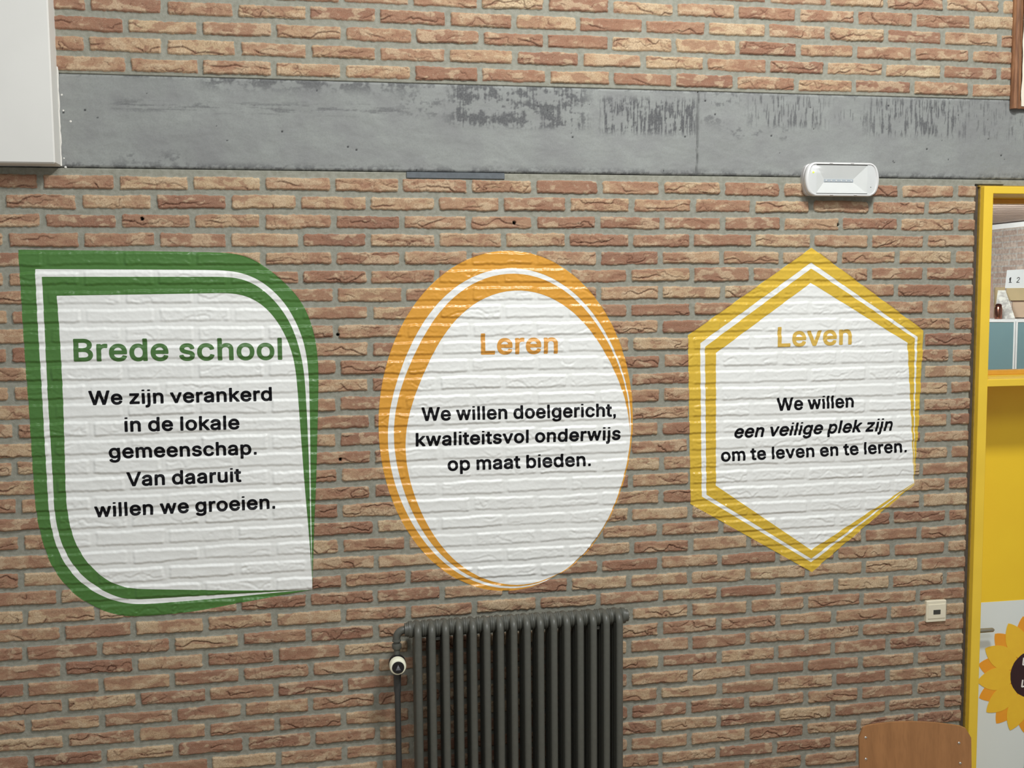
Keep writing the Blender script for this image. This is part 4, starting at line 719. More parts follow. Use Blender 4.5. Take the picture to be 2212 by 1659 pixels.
# ------------------------------------------------------------------ emergency light
m_plastic = simple('white_plastic', lin(216, 217, 215, 0.92), 0.35, var=0.015)
m_plastic2 = simple('grey_white_plastic', lin(192, 190, 188, EV), 0.4, var=0.02)
m_refl = simple('reflector_plastic', lin(218, 219, 216, 0.92), 0.3, var=0.015)
m_strip = simple('led_strip_grey', lin(165, 172, 178, EV), 0.3, var=0.1, nscale=300)
m_led, nt, bs = new_mat('status_led_glow')
bs.inputs['Emission Color'].default_value = (0.70, 0.95, 0.03, 1); bs.inputs['Emission Strength'].default_value = 0.9
bs.inputs['Base Color'].default_value = (0.3, 0.4, 0.02, 1)
m_dark = simple('black_plastic', lin(24, 24, 26, EV), 0.45, var=0.05)

def clear(name, gloss=0.06, tint=(1, 1, 1, 1), rough=0.03):
    m = bpy.data.materials.new(name); m.use_nodes = True; nt = m.node_tree; nt.nodes.clear()
    o = nd(nt, 'ShaderNodeOutputMaterial'); t = nd(nt, 'ShaderNodeBsdfTransparent'); g = nd(nt, 'ShaderNodeBsdfGlossy')
    t.inputs[0].default_value = tint; g.inputs['Roughness'].default_value = rough
    lw = nd(nt, 'ShaderNodeLayerWeight'); lw.inputs[0].default_value = 0.5
    mx = nd(nt, 'ShaderNodeMixShader')
    nt.links.new(mathn(nt, 'MULTIPLY_ADD', mathn(nt, 'POWER', lw.outputs['Facing'], 4.0), 0.4, gloss), mx.inputs[0])
    nt.links.new(t.outputs[0], mx.inputs[1]); nt.links.new(g.outputs[0], mx.inputs[2]); nt.links.new(mx.outputs[0], o.inputs[0])
    return m
m_clear = clear('clear_polycarbonate', 0.03, (0.985, 0.99, 0.99, 1), 0.15)
m_glass = clear('window_glass', 0.02, (0.96, 0.98, 0.97, 1), 0.0)

LX, LZ = 2.6425, 2.7525
def barrel(w, h, bulge, y, r=0.012, cx=LX, cz=LZ):
    """outline with straight top and bottom and bowed, round-cornered ends"""
    hw, hh = w / 2, h / 2; out = []
    n = 30
    for sgn in (1, -1):
        for k in range(n + 1):
            t = -math.cos(math.pi * k / n)
            zz = t * hh
            q = abs(t) ** 2.0
            xx = hw + bulge * (1 - q)
            e = max(0, abs(t) * hh - (hh - r)); xx -= r - math.sqrt(max(r * r - e * e, 0)) if e > 0 else 0
            out.append((cx + sgn * xx, y, cz + sgn * zz))
    return out
el_ = thing('emergency_light', (LX, 0, LZ), 'white emergency light with a clear cover fixed over the beam edge', 'emergency light')
mb = MB().loft([barrel(0.246, 0.108, 0.012, 0.003), barrel(0.250, 0.110, 0.013, -0.026), barrel(0.238, 0.104, 0.012, -0.030)])
mb.build('housing', m_plastic2, el_, 50)
rings = [barrel(0.236, 0.112, 0.018, -0.028, 0.018), barrel(0.240, 0.116, 0.0185, -0.031, 0.019), barrel(0.240, 0.116, 0.0185, -0.046, 0.019), barrel(0.236, 0.113, 0.018, -0.050, 0.018),
         barrel(0.230, 0.104, 0.0145, -0.051), barrel(0.227, 0.101, 0.014, -0.0480)]
MB().loft(rings, cap1=False).build('bezel', m_plastic, el_, 50)
# inner tray: flat end panels and a funnel down to the strip
ix0, ix1, iz0, iz1 = 2.5440, 2.7360, 2.7045, 2.8005
sx0, sx1, sz0, sz1 = 2.5790, 2.6890, 2.7440, 2.7540
yf, yb = -0.0475, -0.0335
V = []
outer = barrel(0.2268, 0.1008, 0.014, yf)
mb = MB()
mb.add([(ix0, yf, iz0), (ix1, yf, iz0), (ix1, yf, iz1), (ix0, yf, iz1), (sx0, yb, sz0), (sx1, yb, sz0), (sx1, yb, sz1), (sx0, yb, sz1)],
       [(0, 1, 5, 4), (1, 2, 6, 5), (2, 3, 7, 6), (3, 0, 4, 7), (4, 5, 6, 7)])
mb.build('reflector', m_refl, el_)
for sgn, xa in ((-1, ix0), (1, ix1)):
    half = [p for p in outer if (p[0] - xa) * sgn > 0]
    half.sort(key=lambda p: p[2])
    poly = [(xa, yf - 0.0006, iz0 - 0.002)] + [(p[0], yf - 0.0006, p[2]) for p in half] + [(xa, yf - 0.0006, iz1 + 0.002)]
    if sgn < 0: poly = poly[::-1]
    n = len(poly)
    mb = MB().loft([[(x, y + 0.004, z) for x, y, z in poly], poly])
    mb.build('end_panel', m_plastic, el_)
MB().box(sx0, sx1, yb - 0.0022, yb + 0.001, sz0, sz1, 0.0006).build('led_strip', m_strip, el_)
for k in range(6):
    x = sx0 + 0.008 + k * (sx1 - sx0 - 0.016) / 5
    MB().box(x - 0.0028, x + 0.0028, yb - 0.0034, yb - 0.002, sz0 + 0.0026, sz1 - 0.0026, 0.0006).build('led_chip', m_plastic, el_)
MB().lathe((2.5322, yf, 2.7755), (0, -1, 0), [(0.0034, 0), (0.0036, 0.0014), (0.0016, 0.0026)], 12).build('status_led', m_led, el_, True)
MB().lathe((2.7490, yf, 2.7260), (0, -1, 0), [(0.0016, 0), (0.0016, 0.0010), (0.0004, 0.0012)], 10).build('test_button', m_dark, el_, True)
for x, z in ((2.597, 2.8070), (2.676, 2.8070), (2.600, 2.6985), (2.690, 2.6985)):
    MB().box(x - 0.006, x + 0.006, -0.0522, -0.047, z - 0.0014, z + 0.0014, 0.0006).build('cover_clip', m_plastic2, el_)
MB().loft([barrel(0.226, 0.100, 0.0138, -0.0490), barrel(0.224, 0.098, 0.0135, -0.0505)]).build('clear_cover', m_clear, el_, 50)

# ------------------------------------------------------------------ wall plate by the door
m_beige = simple('beige_plastic', lin(196, 190, 168, 0.66), 0.4, var=0.02)
m_slot = simple('dark_grey_plastic', lin(62, 62, 56, EV), 0.4, var=0.05)
wp = thing('wall_switch', (3.0675, 0, 1.1737), 'square beige wall plate with a dark slot beside the yellow door', 'switch')
MB().box(3.0270, 3.1080, -0.0150, 0.004, 1.1330, 1.2145, 0.0025).build('plate', m_beige, wp, 30)
MB().box(3.0325, 3.1030, -0.0172, -0.014, 1.1465, 1.2010, 0.0012).build('cover', m_beige, wp, 30)
MB().box(3.0535, 3.0825, -0.0182, -0.016, 1.1625, 1.1800, 0.0008).build('button', m_slot, wp, 30)

# ------------------------------------------------------------------ column radiator
m_rad = simple('anthracite_enamel', lin(70, 71, 65, 0.60), 0.42, var=0.05, nscale=80, bumps=0.06, bscale=400)
N_SEC, X_A, X_B = 16, 1.1280, 1.8105
YF, YR = -0.132, -0.048
Z_TOP, Z_BOT = 1.285, 0.26
YM = (YF + YR) / 2
rad = thing('radiator', ((X_A + X_B) / 2, YM, Z_BOT), 'dark grey column radiator on the brick wall under the orange sticker', 'radiator')
pitch = (X_B - X_A) / (N_SEC - 1)
def section():
    mb = MB(); x = X_A; R = 0.0122
    def arc(y0, z0, sy, sz):
        return [(x, y0 + sy * 0.022 * (1 - math.cos(a)), z0 + sz * 0.022 * math.sin(a)) for a in (math.pi / 2 * k / 5 for k in range(6))]
    zt, zb = Z_TOP - 0.0125, Z_BOT + 0.0125
    path = arc(YF, zb + 0.022, 1, -1)[::-1] + arc(YF, zt - 0.022, 1, 1) + [(x, YM, zt)] + arc(YR, zt - 0.022, -1, 1)[::-1] + arc(YR, zb + 0.022, -1, -1)
    rr = [R] * len(path)
    mb.tube(path, rr, 14)
    for ym in (YM - 0.0140, YM + 0.0140):
        mb.tube([(x, ym, zb), (x, ym, zt)], R, 12)
    for z in (zt - 0.012, zb + 0.012):
        # swollen header body running front to back, and the hub between sections
        mb.loft([[(x + math.cos(a) * 0.0135 * k, y, z + math.sin(a) * 0.025 * k) for a in (2 * math.pi * q / 16 for q in range(16))]
                 for y, k in ((YF + 0.008, 0.55), (YF + 0.020, 0.95), (YM, 1.08), (YR - 0.020, 0.95), (YR - 0.008, 0.55))])
        mb.lathe((x, YM, z), (1, 0, 0), [(0.020, -pitch / 2), (0.0275, -pitch / 2 + 0.0005), (0.0285, -pitch / 2 + 0.005), (0.0245, -pitch / 2 + 0.0085), (0.0245, pitch / 2 - 0.0085),
                                          (0.0285, pitch / 2 - 0.005), (0.0275, pitch / 2 - 0.0005), (0.020, pitch / 2)], 26)
    return mb.build('column_section', m_rad, rad, 50)
s0 = section()
for k in range(1, N_SEC):
    c = s0.copy(); COL.objects.link(c); c.parent = rad; c.location = (pitch * k, 0, 0); BASE[c] = BASE[rad]
ZH = Z_TOP - 0.0245
MB().lathe((X_B + pitch / 2 - 0.002, YM, ZH), (1, 0, 0), [(0.024, 0), (0.0265, 0.001), (0.0265, 0.009), (0.0205, 0.0095), (0.0205, 0.020), (0.016, 0.0225)], 6 * 4).build('end_plug', m_rad, rad, 40)
MB().lathe((X_B + pitch / 2 + 0.012, YM - 0.004, ZH - 0.004), (1, 0, 0), [(0.003, 0), (0.003, 0.0125), (0.0008, 0.0135)], 10).build('air_vent', simple('nickel', lin(190, 188, 180), 0.3, 1.0), rad, 40)
MB().lathe((X_A - pitch / 2 + 0.002, YM, ZH), (-1, 0, 0), [(0.022, 0), (0.0275, 0.001), (0.0275, 0.007), (0.0235, 0.008), (0.0235, 0.013), (0.0215, 0.0135), (0.0215, 0.020), (0.014, 0.021)], 24).build('bushing', m_rad, rad, 40)
for xx in (X_A + pitch * 1.5, X_A + pitch * (N_SEC - 2.5)):
    for z in (ZH - 0.034, Z_BOT + 0.055):
        MB().box(xx - 0.008, xx + 0.008, YM - 0.012, 0.004, z - 0.006, z + 0.006, 0.002).add([(xx - 0.008, 0.002, z - 0.02), (xx + 0.008, 0.002, z - 0.02), (xx + 0.008, -0.008, z - 0.02), (xx - 0.008, -0.008, z - 0.02), (xx - 0.008, 0.002, z + 0.02), (xx + 0.008, 0.002, z + 0.02), (xx + 0.008, -0.008, z + 0.02), (xx - 0.008, -0.008, z + 0.02)],
            [(0, 1, 2, 3), (4, 7, 6, 5), (0, 4, 5, 1), (1, 5, 6, 2), (2, 6, 7, 3), (3, 7, 4, 0)]).build('wall_bracket', m_rad, rad)

# valve and feed pipe
XV, YV = 1.0605, YM
m_pipe = simple('dark_pipe_paint', lin(52, 53, 52, 0.62), 0.45, var=0.06, nscale=60)
valve = thing('radiator_valve', (XV, YV, 1.11), 'black and cream thermostatic valve with elbow left of the radiator', 'valve')
bend = [(X_A - pitch / 2 - 0.017, YV, ZH)] + [(XV + 0.026 - 0.026 * math.sin(a), YV, ZH - 0.026 + 0.026 * math.cos(a)) for a in (math.pi / 2 * k / 7 for k in range(8))] + [(XV, YV, ZH - 0.036)]
MB().tube(bend, [0.0115] + [0.0125] * 8 + [0.0130], 16).build('elbow', m_rad, valve, 50)
MB().lathe((XV, YV, ZH - 0.031), (0, 0, -1), [(0.0125, 0), (0.0145, 0.001), (0.0145, 0.006), (0.0105, 0.008), (0.0105, 0.013), (0.0150, 0.014), (0.0158, 0.017), (0.0158, 0.027), (0.0140, 0.031), (0.0100, 0.033), (0.0100, 0.050)], 20).build('union_nut', m_rad, valve, 35)
ZV = 1.152
MB().lathe((XV, YV + 0.012, ZV), (0, -1, 0), [(0.010, 0), (0.020, 0.002), (0.0275, 0.010), (0.0285, 0.018), (0.0285, 0.026), (0.0265, 0.030)], 32).build('valve_body', m_dark, valve, 40)
m_cream = simple('cream_plastic', lin(222, 214, 184, 0.62), 0.35, var=0.02)
MB().lathe((XV, YV - 0.017, ZV), (0, -1, 0), [(0.0240, 0), (0.0272, 0.003), (0.0272, 0.026), (0.0245, 0.031), (0.0200, 0.0325)], 32).build('dial_ring', m_cream, valve, 40)
MB().lathe((XV, YV - 0.048, ZV), (0, -1, 0), [(0.0200, 0), (0.0198, 0.004), (0.0185, 0.0055)], 32).build('dial_cap', m_dark, valve, 40)
m_mark = simple('grey_mark', lin(120, 122, 126, EV), 0.5)
mk = MB(); yk = YV - 0.0540
for z0, z1 in ((-0.0075, -0.0058), (-0.0046, -0.0030), (-0.0018, 0.0095)):
    wd = lambda z: 0.0078 * (0.0095 - z) / 0.017
    mk.add([(XV - wd(z0), yk, ZV + z0), (XV + wd(z0), yk, ZV + z0), (XV + wd(z1) + 0.0002, yk, ZV + z1), (XV - wd(z1) - 0.0002, yk, ZV + z1),
            (XV - wd(z0), yk + 0.0006, ZV + z0), (XV + wd(z0), yk + 0.0006, ZV + z0), (XV + wd(z1) + 0.0002, yk + 0.0006, ZV + z1), (XV - wd(z1) - 0.0002, yk + 0.0006, ZV + z1)],
           [(0, 1, 2, 3), (0, 4, 5, 1), (1, 5, 6, 2), (2, 6, 7, 3), (3, 7, 4, 0)])
mk.build('triangle_mark', m_mark, valve)
pp = thing('heating_pipe', (XV, YV, 0.0), 'dark vertical heating pipe rising to the radiator valve', 'pipe')
MB().tube([(XV, YV, 0.0), (XV, YV, 0.9), (XV, YV, 1.045), (XV, YV, 1.06), (XV, YV, 1.125)], [0.0098, 0.0098, 0.0100, 0.0122, 0.0125], 18).build('pipe', m_pipe, pp, 40)
MB().lathe((XV, YV, 0.0), (0, 0, 1), [(0.024, 0), (0.024, 0.004), (0.0105, 0.007)], 20).build('floor_rosette', m_pipe, pp, 40)

# ------------------------------------------------------------------ yellow door with a glazed top light
m_yel = simple('yellow_door_paint', lin(222, 188, 58, 0.78), 0.42, var=0.03, nscale=6, bumps=0.05, bscale=120)
m_yel2 = simple('yellow_leaf_paint', lin(216, 180, 38, 0.68), 0.38, var=0.02, nscale=5)
m_oy = simple('ochre_varnish', lin(196, 146, 56, EV), 0.35, var=0.05, nscale=20)
m_cau = simple('old_sealant', lin(150, 124, 48, EV), 0.6, var=0.12, nscale=60)
dr = thing('door_1', (3.73, 0, 0), 'yellow door in a yellow frame with a glazed top light', 'door', kind='structure')
DF, DY = -0.029, 0.19         # face of the frame, face of the recessed leaf
XL0, XL1 = 3.2055, 3.2420
XR0, XR1 = 4.2150, 4.2520
fr = MB()
fr.box(XL0, XL1, DF, DY + 0.06, 0.0, 2.7365, 0.002)
fr.box(XR0, XR1, DF, DY + 0.06, 0.0, 2.7365, 0.002)
fr.box(XL1 - 0.002, XR0 + 0.002, DF, DY + 0.06, 2.7100, 2.7365, 0.002)
fr.box(XL1 - 0.002, XR0 + 0.002, DF, DY + 0.06, 2.0090, 2.0360, 0.002)
fr.build('door_frame', m_yel, dr, 30)
bd = MB()
for x0, x1, z0, z1 in ((XL0 - 0.003, XL0 + 0.001, 0.0, 2.738), (XL0 - 0.007, XR1 + 0.007, 2.7355, 2.742), (XR1 - 0.001, XR1 + 0.007, 0, 2.738)):
    bd.box(x0, x1, -0.0085, 0.03, z0, z1, 0.0015)
bd.build('sealant_joint', m_cau, dr)
MB().box(3.1845, XL0 - 0.002, 0.004, 0.05, 0.0, DOOR_Z, 0.001).build('gap_shade_strip', simple('painted_gap_shade', lin(74, 66, 58, EV), 0.9, var=0.2, nscale=40), dr)  # dark strip whose colour paints the shade between masonry and frame
gl = MB(); gy0, gy1 = DY - 0.035, DY + 0.012
gl.box(XL1, XR0, gy0, gy1, 2.6920, 2.7100, 0.002); gl.box(XL1, XR0, gy0, gy1, 2.0360, 2.0540, 0.002)
gl.box(XL1, XL1 + 0.022, gy0, gy1, 2.0540, 2.6920, 0.002); gl.box(XR0 - 0.022, XR0, gy0, gy1, 2.0540, 2.6920, 0.002)
gl.build('glazing_bead', m_oy, dr, 30)
MB().box(XL1 + 0.018, XR0 - 0.018, DY - 0.006, DY - 0.002, 2.050, 2.696).build('window_pane', m_glass, dr)
MB().box(XL1 + 0.002, XR0 - 0.002, DY, DY + 0.04, 0.006, 2.009, 0.002).build('door_leaf', m_yel2, dr)
m_alu = simple('satin_aluminium', lin(168, 164, 148), 0.4, 0.75, var=0.04)
hz = 1.0300; hx = 3.310
hd = MB()
hd.lathe((hx, DY, hz), (0, -1, 0), [(0.022, 0), (0.022, 0.006), (0.0095, 0.008), (0.0095, 0.045)], 24)
hd.tube([(hx, DY - 0.040, hz), (hx + 0.004, DY - 0.046, hz), (hx + 0.014, DY - 0.049, hz), (hx + 0.085, DY - 0.049, hz), (3.4130, DY - 0.049, hz), (3.4190, DY - 0.049, hz)],
        [0.0095, 0.0095, 0.0092, 0.0086, 0.0084, 0.0045], 16)
hd.build('door_handle', m_alu, dr, 50)

# sunflower poster on the leaf
m_pp = simple('poster_paper', lin(216, 224, 221, 0.84), 0.45, var=0.015, nscale=3)
m_py = simple('petal_yellow_ink', lin(208, 166, 44, 0.62), 0.45, var=0.03, nscale=20)
m_po = simple('petal_orange_ink', lin(206, 138, 36, 0.62), 0.45, var=0.03, nscale=20)
m_pd = simple('dark_brown_ink', lin(48, 26, 30, 0.70), 0.4, var=0.1, nscale=20)
m_pg = simple('stem_green_ink', lin(70, 120, 50, 0.70), 0.45, var=0.05)
m_pw = simple('white_ink', lin(235, 235, 228, 0.80), 0.45)
PC = (3.628, 0.8180); py = DY
po = thing('sunflower_poster', (PC[0], py, PC[1]), 'white poster with a big yellow sunflower fixed to the door leaf', 'poster')
MB().box(3.262, 4.05, py - 0.0012, py - 0.0001, 0.12, 1.1265).build('poster_sheet', m_pp, po)
def petal_mesh(name, mat, r0, r1, w, y):
    out = [(r0, -w * 0.22)]
    n = 20
    prof = lambda t: w * 0.5 * max(math.sin(math.pi * (0.10 + 0.90 * t)), 0.0) ** 0.80
    a = [(r0 + (r1 - r0) * k / n, -prof(k / n)) for k in range(n)] + [(r1, 0)] + [(r0 + (r1 - r0) * k / n, prof(k / n)) for k in range(n - 1, -1, -1)]
    fr_ = [(PC[0] + x, y, PC[1] + z) for x, z in a]; bk = [(x, y + 0.0005, z) for x, _, z in fr_]
    return MB().loft([bk, fr_]).build(name, mat, po)
def turn(o, ang):
    o.rotation_euler = (0, -ang, 0)
po_y, po_o = py - 0.0032, py - 0.0022
NPET = 11
first = petal_mesh('petal', m_po, 0.085, 0.246, 0.094, po_o); turn(first, math.radians(101))
lst = [(first, m_po)]
for k in range(1, NPET):
    c = first.copy(); COL.objects.link(c); c.parent = po; turn(c, math.radians(101 + 360 / NPET * k)); c.location.y -= 0.00004 * k
fy = petal_mesh('petal', m_py, 0.085, 0.244, 0.092, po_y); turn(fy, math.radians(117.5))
for k in range(1, NPET):
    c = fy.copy(); COL.objects.link(c); c.parent = po; turn(c, math.radians(117.5 + 360 / NPET * k)); c.location.y -= 0.00004 * k
rr = random.Random(9)
disc = [(PC[0] + (0.0965 + 0.0005 * math.sin(13 * a) + rr.uniform(-.0006, .0006)) * math.cos(a), 0, PC[1] + (0.0965 + 0.0005 * math.sin(13 * a)) * math.sin(a)) for a in (2 * math.pi * k / 80 for k in range(80))][::-1]
MB().loft([[(x, py - 0.0036, z) for x, _, z in disc], [(x, py - 0.0043, z) for x, _, z in disc]]).build('flower_disc', m_pd, po)
for lx0, lz0 in ((3.5855, 0.8590), (3.5840, 0.7680)):
    yk = py - 0.0044; lt = MB()
    lt.tube([(lx0 + 0.003, yk, lz0 + 0.0300), (lx0 + 0.001, yk, lz0 + 0.014), (lx0, yk, lz0)], 0.0030, 8)
    lt.tube([(lx0, yk, lz0), (lx0 + 0.010, yk, lz0 + 0.002), (lx0 + 0.018, yk, lz0 + 0.004)], 0.0028, 8)
    lt.build('letter', m_pw, po)
st = [(3.616, 0.60), (3.612, 0.50), (3.606, 0.40), (3.606, 0.22), (3.640, 0.22), (3.640, 0.40), (3.646, 0.50), (3.652, 0.60)][::-1]
MB().loft([[(x, py - 0.0013, z) for x, z in st], [(x, py - 0.0018, z) for x, z in st]]).build('stem', m_pg, po)

# ------------------------------------------------------------------ brown frame at the upper right
def wood(name, dark, light, axis=(2, 2, 40), rough=0.4, ringf=6):
    m, nt, b = new_mat(name)
    n = noise(nt, 3, 6, stretch=axis, rough=0.6)
    n2 = noise(nt, 22, 4, stretch=axis)
    c = mixrgb(nt, maprange(nt, n, 0.32, 0.68), dark, light)
    c = mixrgb(nt, maprange(nt, n2, 0.45, 0.7, 0, 0.3), c, tuple(x * 0.75 for x in dark[:3]) + (1,))
    nt.links.new(c, b.inputs['Base Color']); b.inputs['Roughness'].default_value = rough
    bump(nt, b, n2, 0.08, 0.001)
    return m
m_fw = wood('brown_frame_wood', lin(104, 70, 48, EV), lin(150, 108, 76, EV), (30, 30, 2.5), 0.32)
m_fw2 = wood('brown_board_wood', lin(120, 82, 58, EV), lin(136, 96, 68, EV), (3, 30, 30), 0.4)
m_cream2 = simple('cream_paper', lin(222, 214, 196, EV), 0.55, var=0.03, nscale=5)
pf = thing('picture_frame', (3.70, 0, 3.016), 'brown wooden frame holding cream paper on the upper right wall', 'picture frame')
fx0, fx1, fz0, fz1 = 3.312, 4.12, 3.016, 3.75
prof = [(0.0, -0.006), (0.0, -0.017), (0.004, -0.0235), (0.011, -0.026), (0.019, -0.0235), (0.025, -0.0190), (0.033, -0.0185), (0.034, -0.010), (0.034, -0.006)]
mb = MB(); mb.loft([[(fx0 + u, y, z) for u, y in prof] for z in (fz0, fz0 + 0.12, fz0 + 0.4, fz1)]); mb.build('frame_side', m_fw, pf, 30)
mb = MB(); mb.loft([[(fx1 - u, y, z) for u, y in prof[::-1]] for z in (fz0, fz1)]); mb.build('frame_side', m_fw, pf, 30)
MB().box(fx0 + 0.032, fx1 - 0.032, -0.0185, -0.006, fz0, fz0 + 0.030, 0.0015).build('frame_rail', m_fw2, pf)
MB().box(fx0 + 0.032, fx1 - 0.032, -0.0185, -0.006, fz1 - 0.030, fz1, 0.0015).build('frame_rail', m_fw2, pf)
MB().box(fx0 + 0.010, fx1 - 0.010, -0.0078, 0.0, fz0 + 0.010, fz1 - 0.010).build('backing_board', m_fw2, pf)
L = []
for k in range(41):
    z = fz0 + 0.0085 + (fz1 - fz0 - 0.02) * k / 40
    wv = 0.0018 * math.sin(z * 34 + 0.6) + 0.0010 * math.sin(z * 71)
    L.append((fx0 + 0.0355 + wv, z))
front = [[(x, -0.0215 + 0.0012 * math.sin(z * 34), z), (fx1 - 0.0355, -0.0215, z)] for x, z in L]
V = []; F = []
for r in front: V += r
nb = len(V)
for r in front: V += [(x, y + 0.0014, z) for x, y, z in r]
for i in range(40):
    a = i * 2
    F.append((a, a + 1, a + 3, a + 2)); F.append((nb + a, nb + a + 2, nb + a + 3, nb + a + 1))
    F.append((a, a + 2, nb + a + 2, nb + a)); F.append((a + 1, nb + a + 1, nb + a + 3, a + 3))
F.append((0, nb, nb + 1, 1)); F.append((80, 81, nb + 81, nb + 80))
obj('paper_sheet', V, F, m_cream2, pf, 40)

# ------------------------------------------------------------------ school chair in front of the door frame
m_ply = wood('beech_plywood', lin(140, 99, 62, 0.74), lin(153, 109, 69, 0.74), (7, 7, 0.8), 0.36)
m_tube = simple('grey_steel_tube', lin(110, 112, 112, 0.8), 0.35, 0.4, var=0.04)
m_rivet = simple('steel_rivet', lin(225, 222, 215), 0.22, 1.0, var=0.03)
CA = math.atan2(-0.080, 0.367)
CC = Vector((2.8015, -0.320, 0.0))
ux_ = Vector((math.cos(CA), math.sin(CA), 0)); uy_ = Vector((-math.sin(CA), math.cos(CA), 0))
def cw(u, v, z): return tuple(CC + ux_ * u + uy_ * v + Vector((0, 0, z)))
ch = thing('school_chair', (CC.x, CC.y, 0), 'beech plywood school chair standing against the wall beside the door', 'chair')
BW, BT, BB = 0.378, 0.883, 0.665
def back_sheet(th):
    rows = []
    nu, nv = 24, 14
    V = []; F = []
    for side in (0, 1):
        for i in range(nu + 1):
            u = -1 + 2 * i / nu
            for j in range(nv + 1):
                t = j / nv
                top = BT - 0.008 * u * u; bot = BB + 0.006 * u * u
                # round the corners by drawing the end columns in
                rc = 0.032; xx = u * BW / 2; e = max(0, abs(xx) - (BW / 2 - rc)); cut = rc - math.sqrt(max(rc * rc - e * e, 0))
                z = bot + cut + (top - bot - 2 * cut) * t
                curve = -0.030 * (u * u) + 0.030
                v = curve * 1.0 + (z - BB) * 0.10 + (th if side else 0)
                V.append(cw(xx, v - 0.02, z))
    M = (nu + 1) * (nv + 1)
    idx = lambda s, i, j: s * M + i * (nv + 1) + j
    for i in range(nu):
        for j in range(nv):
            F.append((idx(0, i, j), idx(0, i + 1, j), idx(0, i + 1, j + 1), idx(0, i, j + 1)))
            F.append((idx(1, i, j), idx(1, i, j + 1), idx(1, i + 1, j + 1), idx(1, i + 1, j)))
    for i in range(nu):
        F.append((idx(0, i, 0), idx(1, i, 0), idx(1, i + 1, 0), idx(0, i + 1, 0)))
        F.append((idx(0, i, nv), idx(0, i + 1, nv), idx(1, i + 1, nv), idx(1, i, nv)))
    for j in range(nv):
        F.append((idx(0, 0, j), idx(0, 0, j + 1), idx(1, 0, j + 1), idx(1, 0, j)))
        F.append((idx(0, nu, j), idx(1, nu, j), idx(1, nu, j + 1), idx(0, nu, j + 1)))
    return V, F
V, F = back_sheet(0.010)
br = obj('backrest', V, F, m_ply, ch, 40)
def back_v(u, z):
    q = u / (BW / 2); return -0.030 * q * q + 0.030 + (z - BB) * 0.10 - 0.02
for u, z in ((-0.165, 0.838), (0.152, 0.820), (0.155, 0.752), (-0.165, 0.765)):
    v = back_v(u, z)
    MB().lathe(cw(u, v + 0.001, z), -uy_, [(0.0052, 0), (0.0050, 0.0016), (0.0034, 0.0030), (0.0006, 0.0036)], 14).build('rivet', m_rivet, ch, True)
SZ = 0.46
mb = MB(); rings = []
def seat_out(z, k):
    o = []
    for a in range(40):
        t = 2 * math.pi * a / 40; n = 4.0
        cx_ = math.copysign(abs(math.cos(t)) ** (2 / n), math.cos(t)); cy_ = math.copysign(abs(math.sin(t)) ** (2 / n), math.sin(t))
        o.append(cw(cx_ * 0.195 * k, -0.20 + cy_ * 0.19 * k, z))
    return o
mb.loft([seat_out(SZ - 0.012, 0.97), seat_out(SZ - 0.010, 1.0), seat_out(SZ - 0.003, 1.0), seat_out(SZ, 0.97)]); mb.build('seat', m_ply, ch, 40)
for sgn in (-1, 1):
    u = sgn * 0.160
    bend = lambda pts: pts
    MB().tube([cw(u, 0.085, 0.0), cw(u, 0.052, 0.25), cw(u, 0.020, SZ - 0.025), cw(u, 0.014, 0.55), cw(u, back_v(u, BB) + 0.021, BB), cw(u, back_v(u, 0.84) + 0.021, 0.845)], 0.011, 12).build('rear_leg', m_tube, ch, 50)
    MB().tube([cw(u, -0.375, 0.0), cw(u, -0.350, 0.25), cw(u, -0.330, SZ - 0.045), cw(u, -0.31, SZ - 0.026), cw(u, -0.27, SZ - 0.0235), cw(u, 0.02, SZ - 0.0235)], 0.011, 12).build('front_leg', m_tube, ch, 50)
MB().tube([cw(-0.16, -0.05, SZ - 0.03), cw(0.16, -0.05, SZ - 0.03)], 0.010, 10).build('cross_bar', m_tube, ch, 50)

# ------------------------------------------------------------------ the room beyond the glass
def brick_flat(name):
    m, nt, b = new_mat(name)
    tc = nd(nt, 'ShaderNodeTexCoord'); mp = nd(nt, 'ShaderNodeMapping')
    mp.inputs['Rotation'].default_value = (math.radians(90), 0, math.radians(90))
    nt.links.new(tc.outputs['Object'], mp.inputs[0])
    sx = nd(nt, 'ShaderNodeSeparateXYZ'); nt.links.new(tc.outputs['Object'], sx.inputs[0])
    cx_ = nd(nt, 'ShaderNodeCombineXYZ'); nt.links.new(sx.outputs[1], cx_.inputs[0]); nt.links.new(sx.outputs[2], cx_.inputs[1])
    t = nd(nt, 'ShaderNodeTexBrick'); nt.links.new(cx_.outputs[0], t.inputs['Vector'])
    t.inputs['Color1'].default_value = lin(160, 140, 128, EV); t.inputs['Color2'].default_value = lin(186, 172, 160, EV); t.inputs['Mortar'].default_value = lin(172, 170, 165, EV)
    t.inputs['Scale'].default_value = 1.0; t.inputs['Brick Width'].default_value = 0.222; t.inputs['Row Height'].default_value = 0.0594; t.inputs['Mortar Size'].default_value = 0.008
    n = noise(nt, 28, 5)
    nt.links.new(mixrgb(nt, maprange(nt, n, 0.35, 0.7, 0, 0.6), t.outputs[0], lin(124, 104, 96, EV)), b.inputs['Base Color'])
    b.inputs['Roughness'].default_value = 0.9
    bump(nt, b, n, 0.6, 0.01)
    return m
m_bf = brick_flat('pale_brick')
MB().box(7.57, 7.75, 0.25, 11.0, 0.0, 2.985).build('wall_right', m_bf)['kind'] = 'structure'
MB().box(1.3, 1.5, 0.25, 11.2, 0.0, 3.1).build('wall_left', m_wpaint)['kind'] = 'structure'
MB().box(1.5, 7.57, 11.0, 11.2, 0.0, 3.045).build('wall_far', m_bf)['kind'] = 'structure'
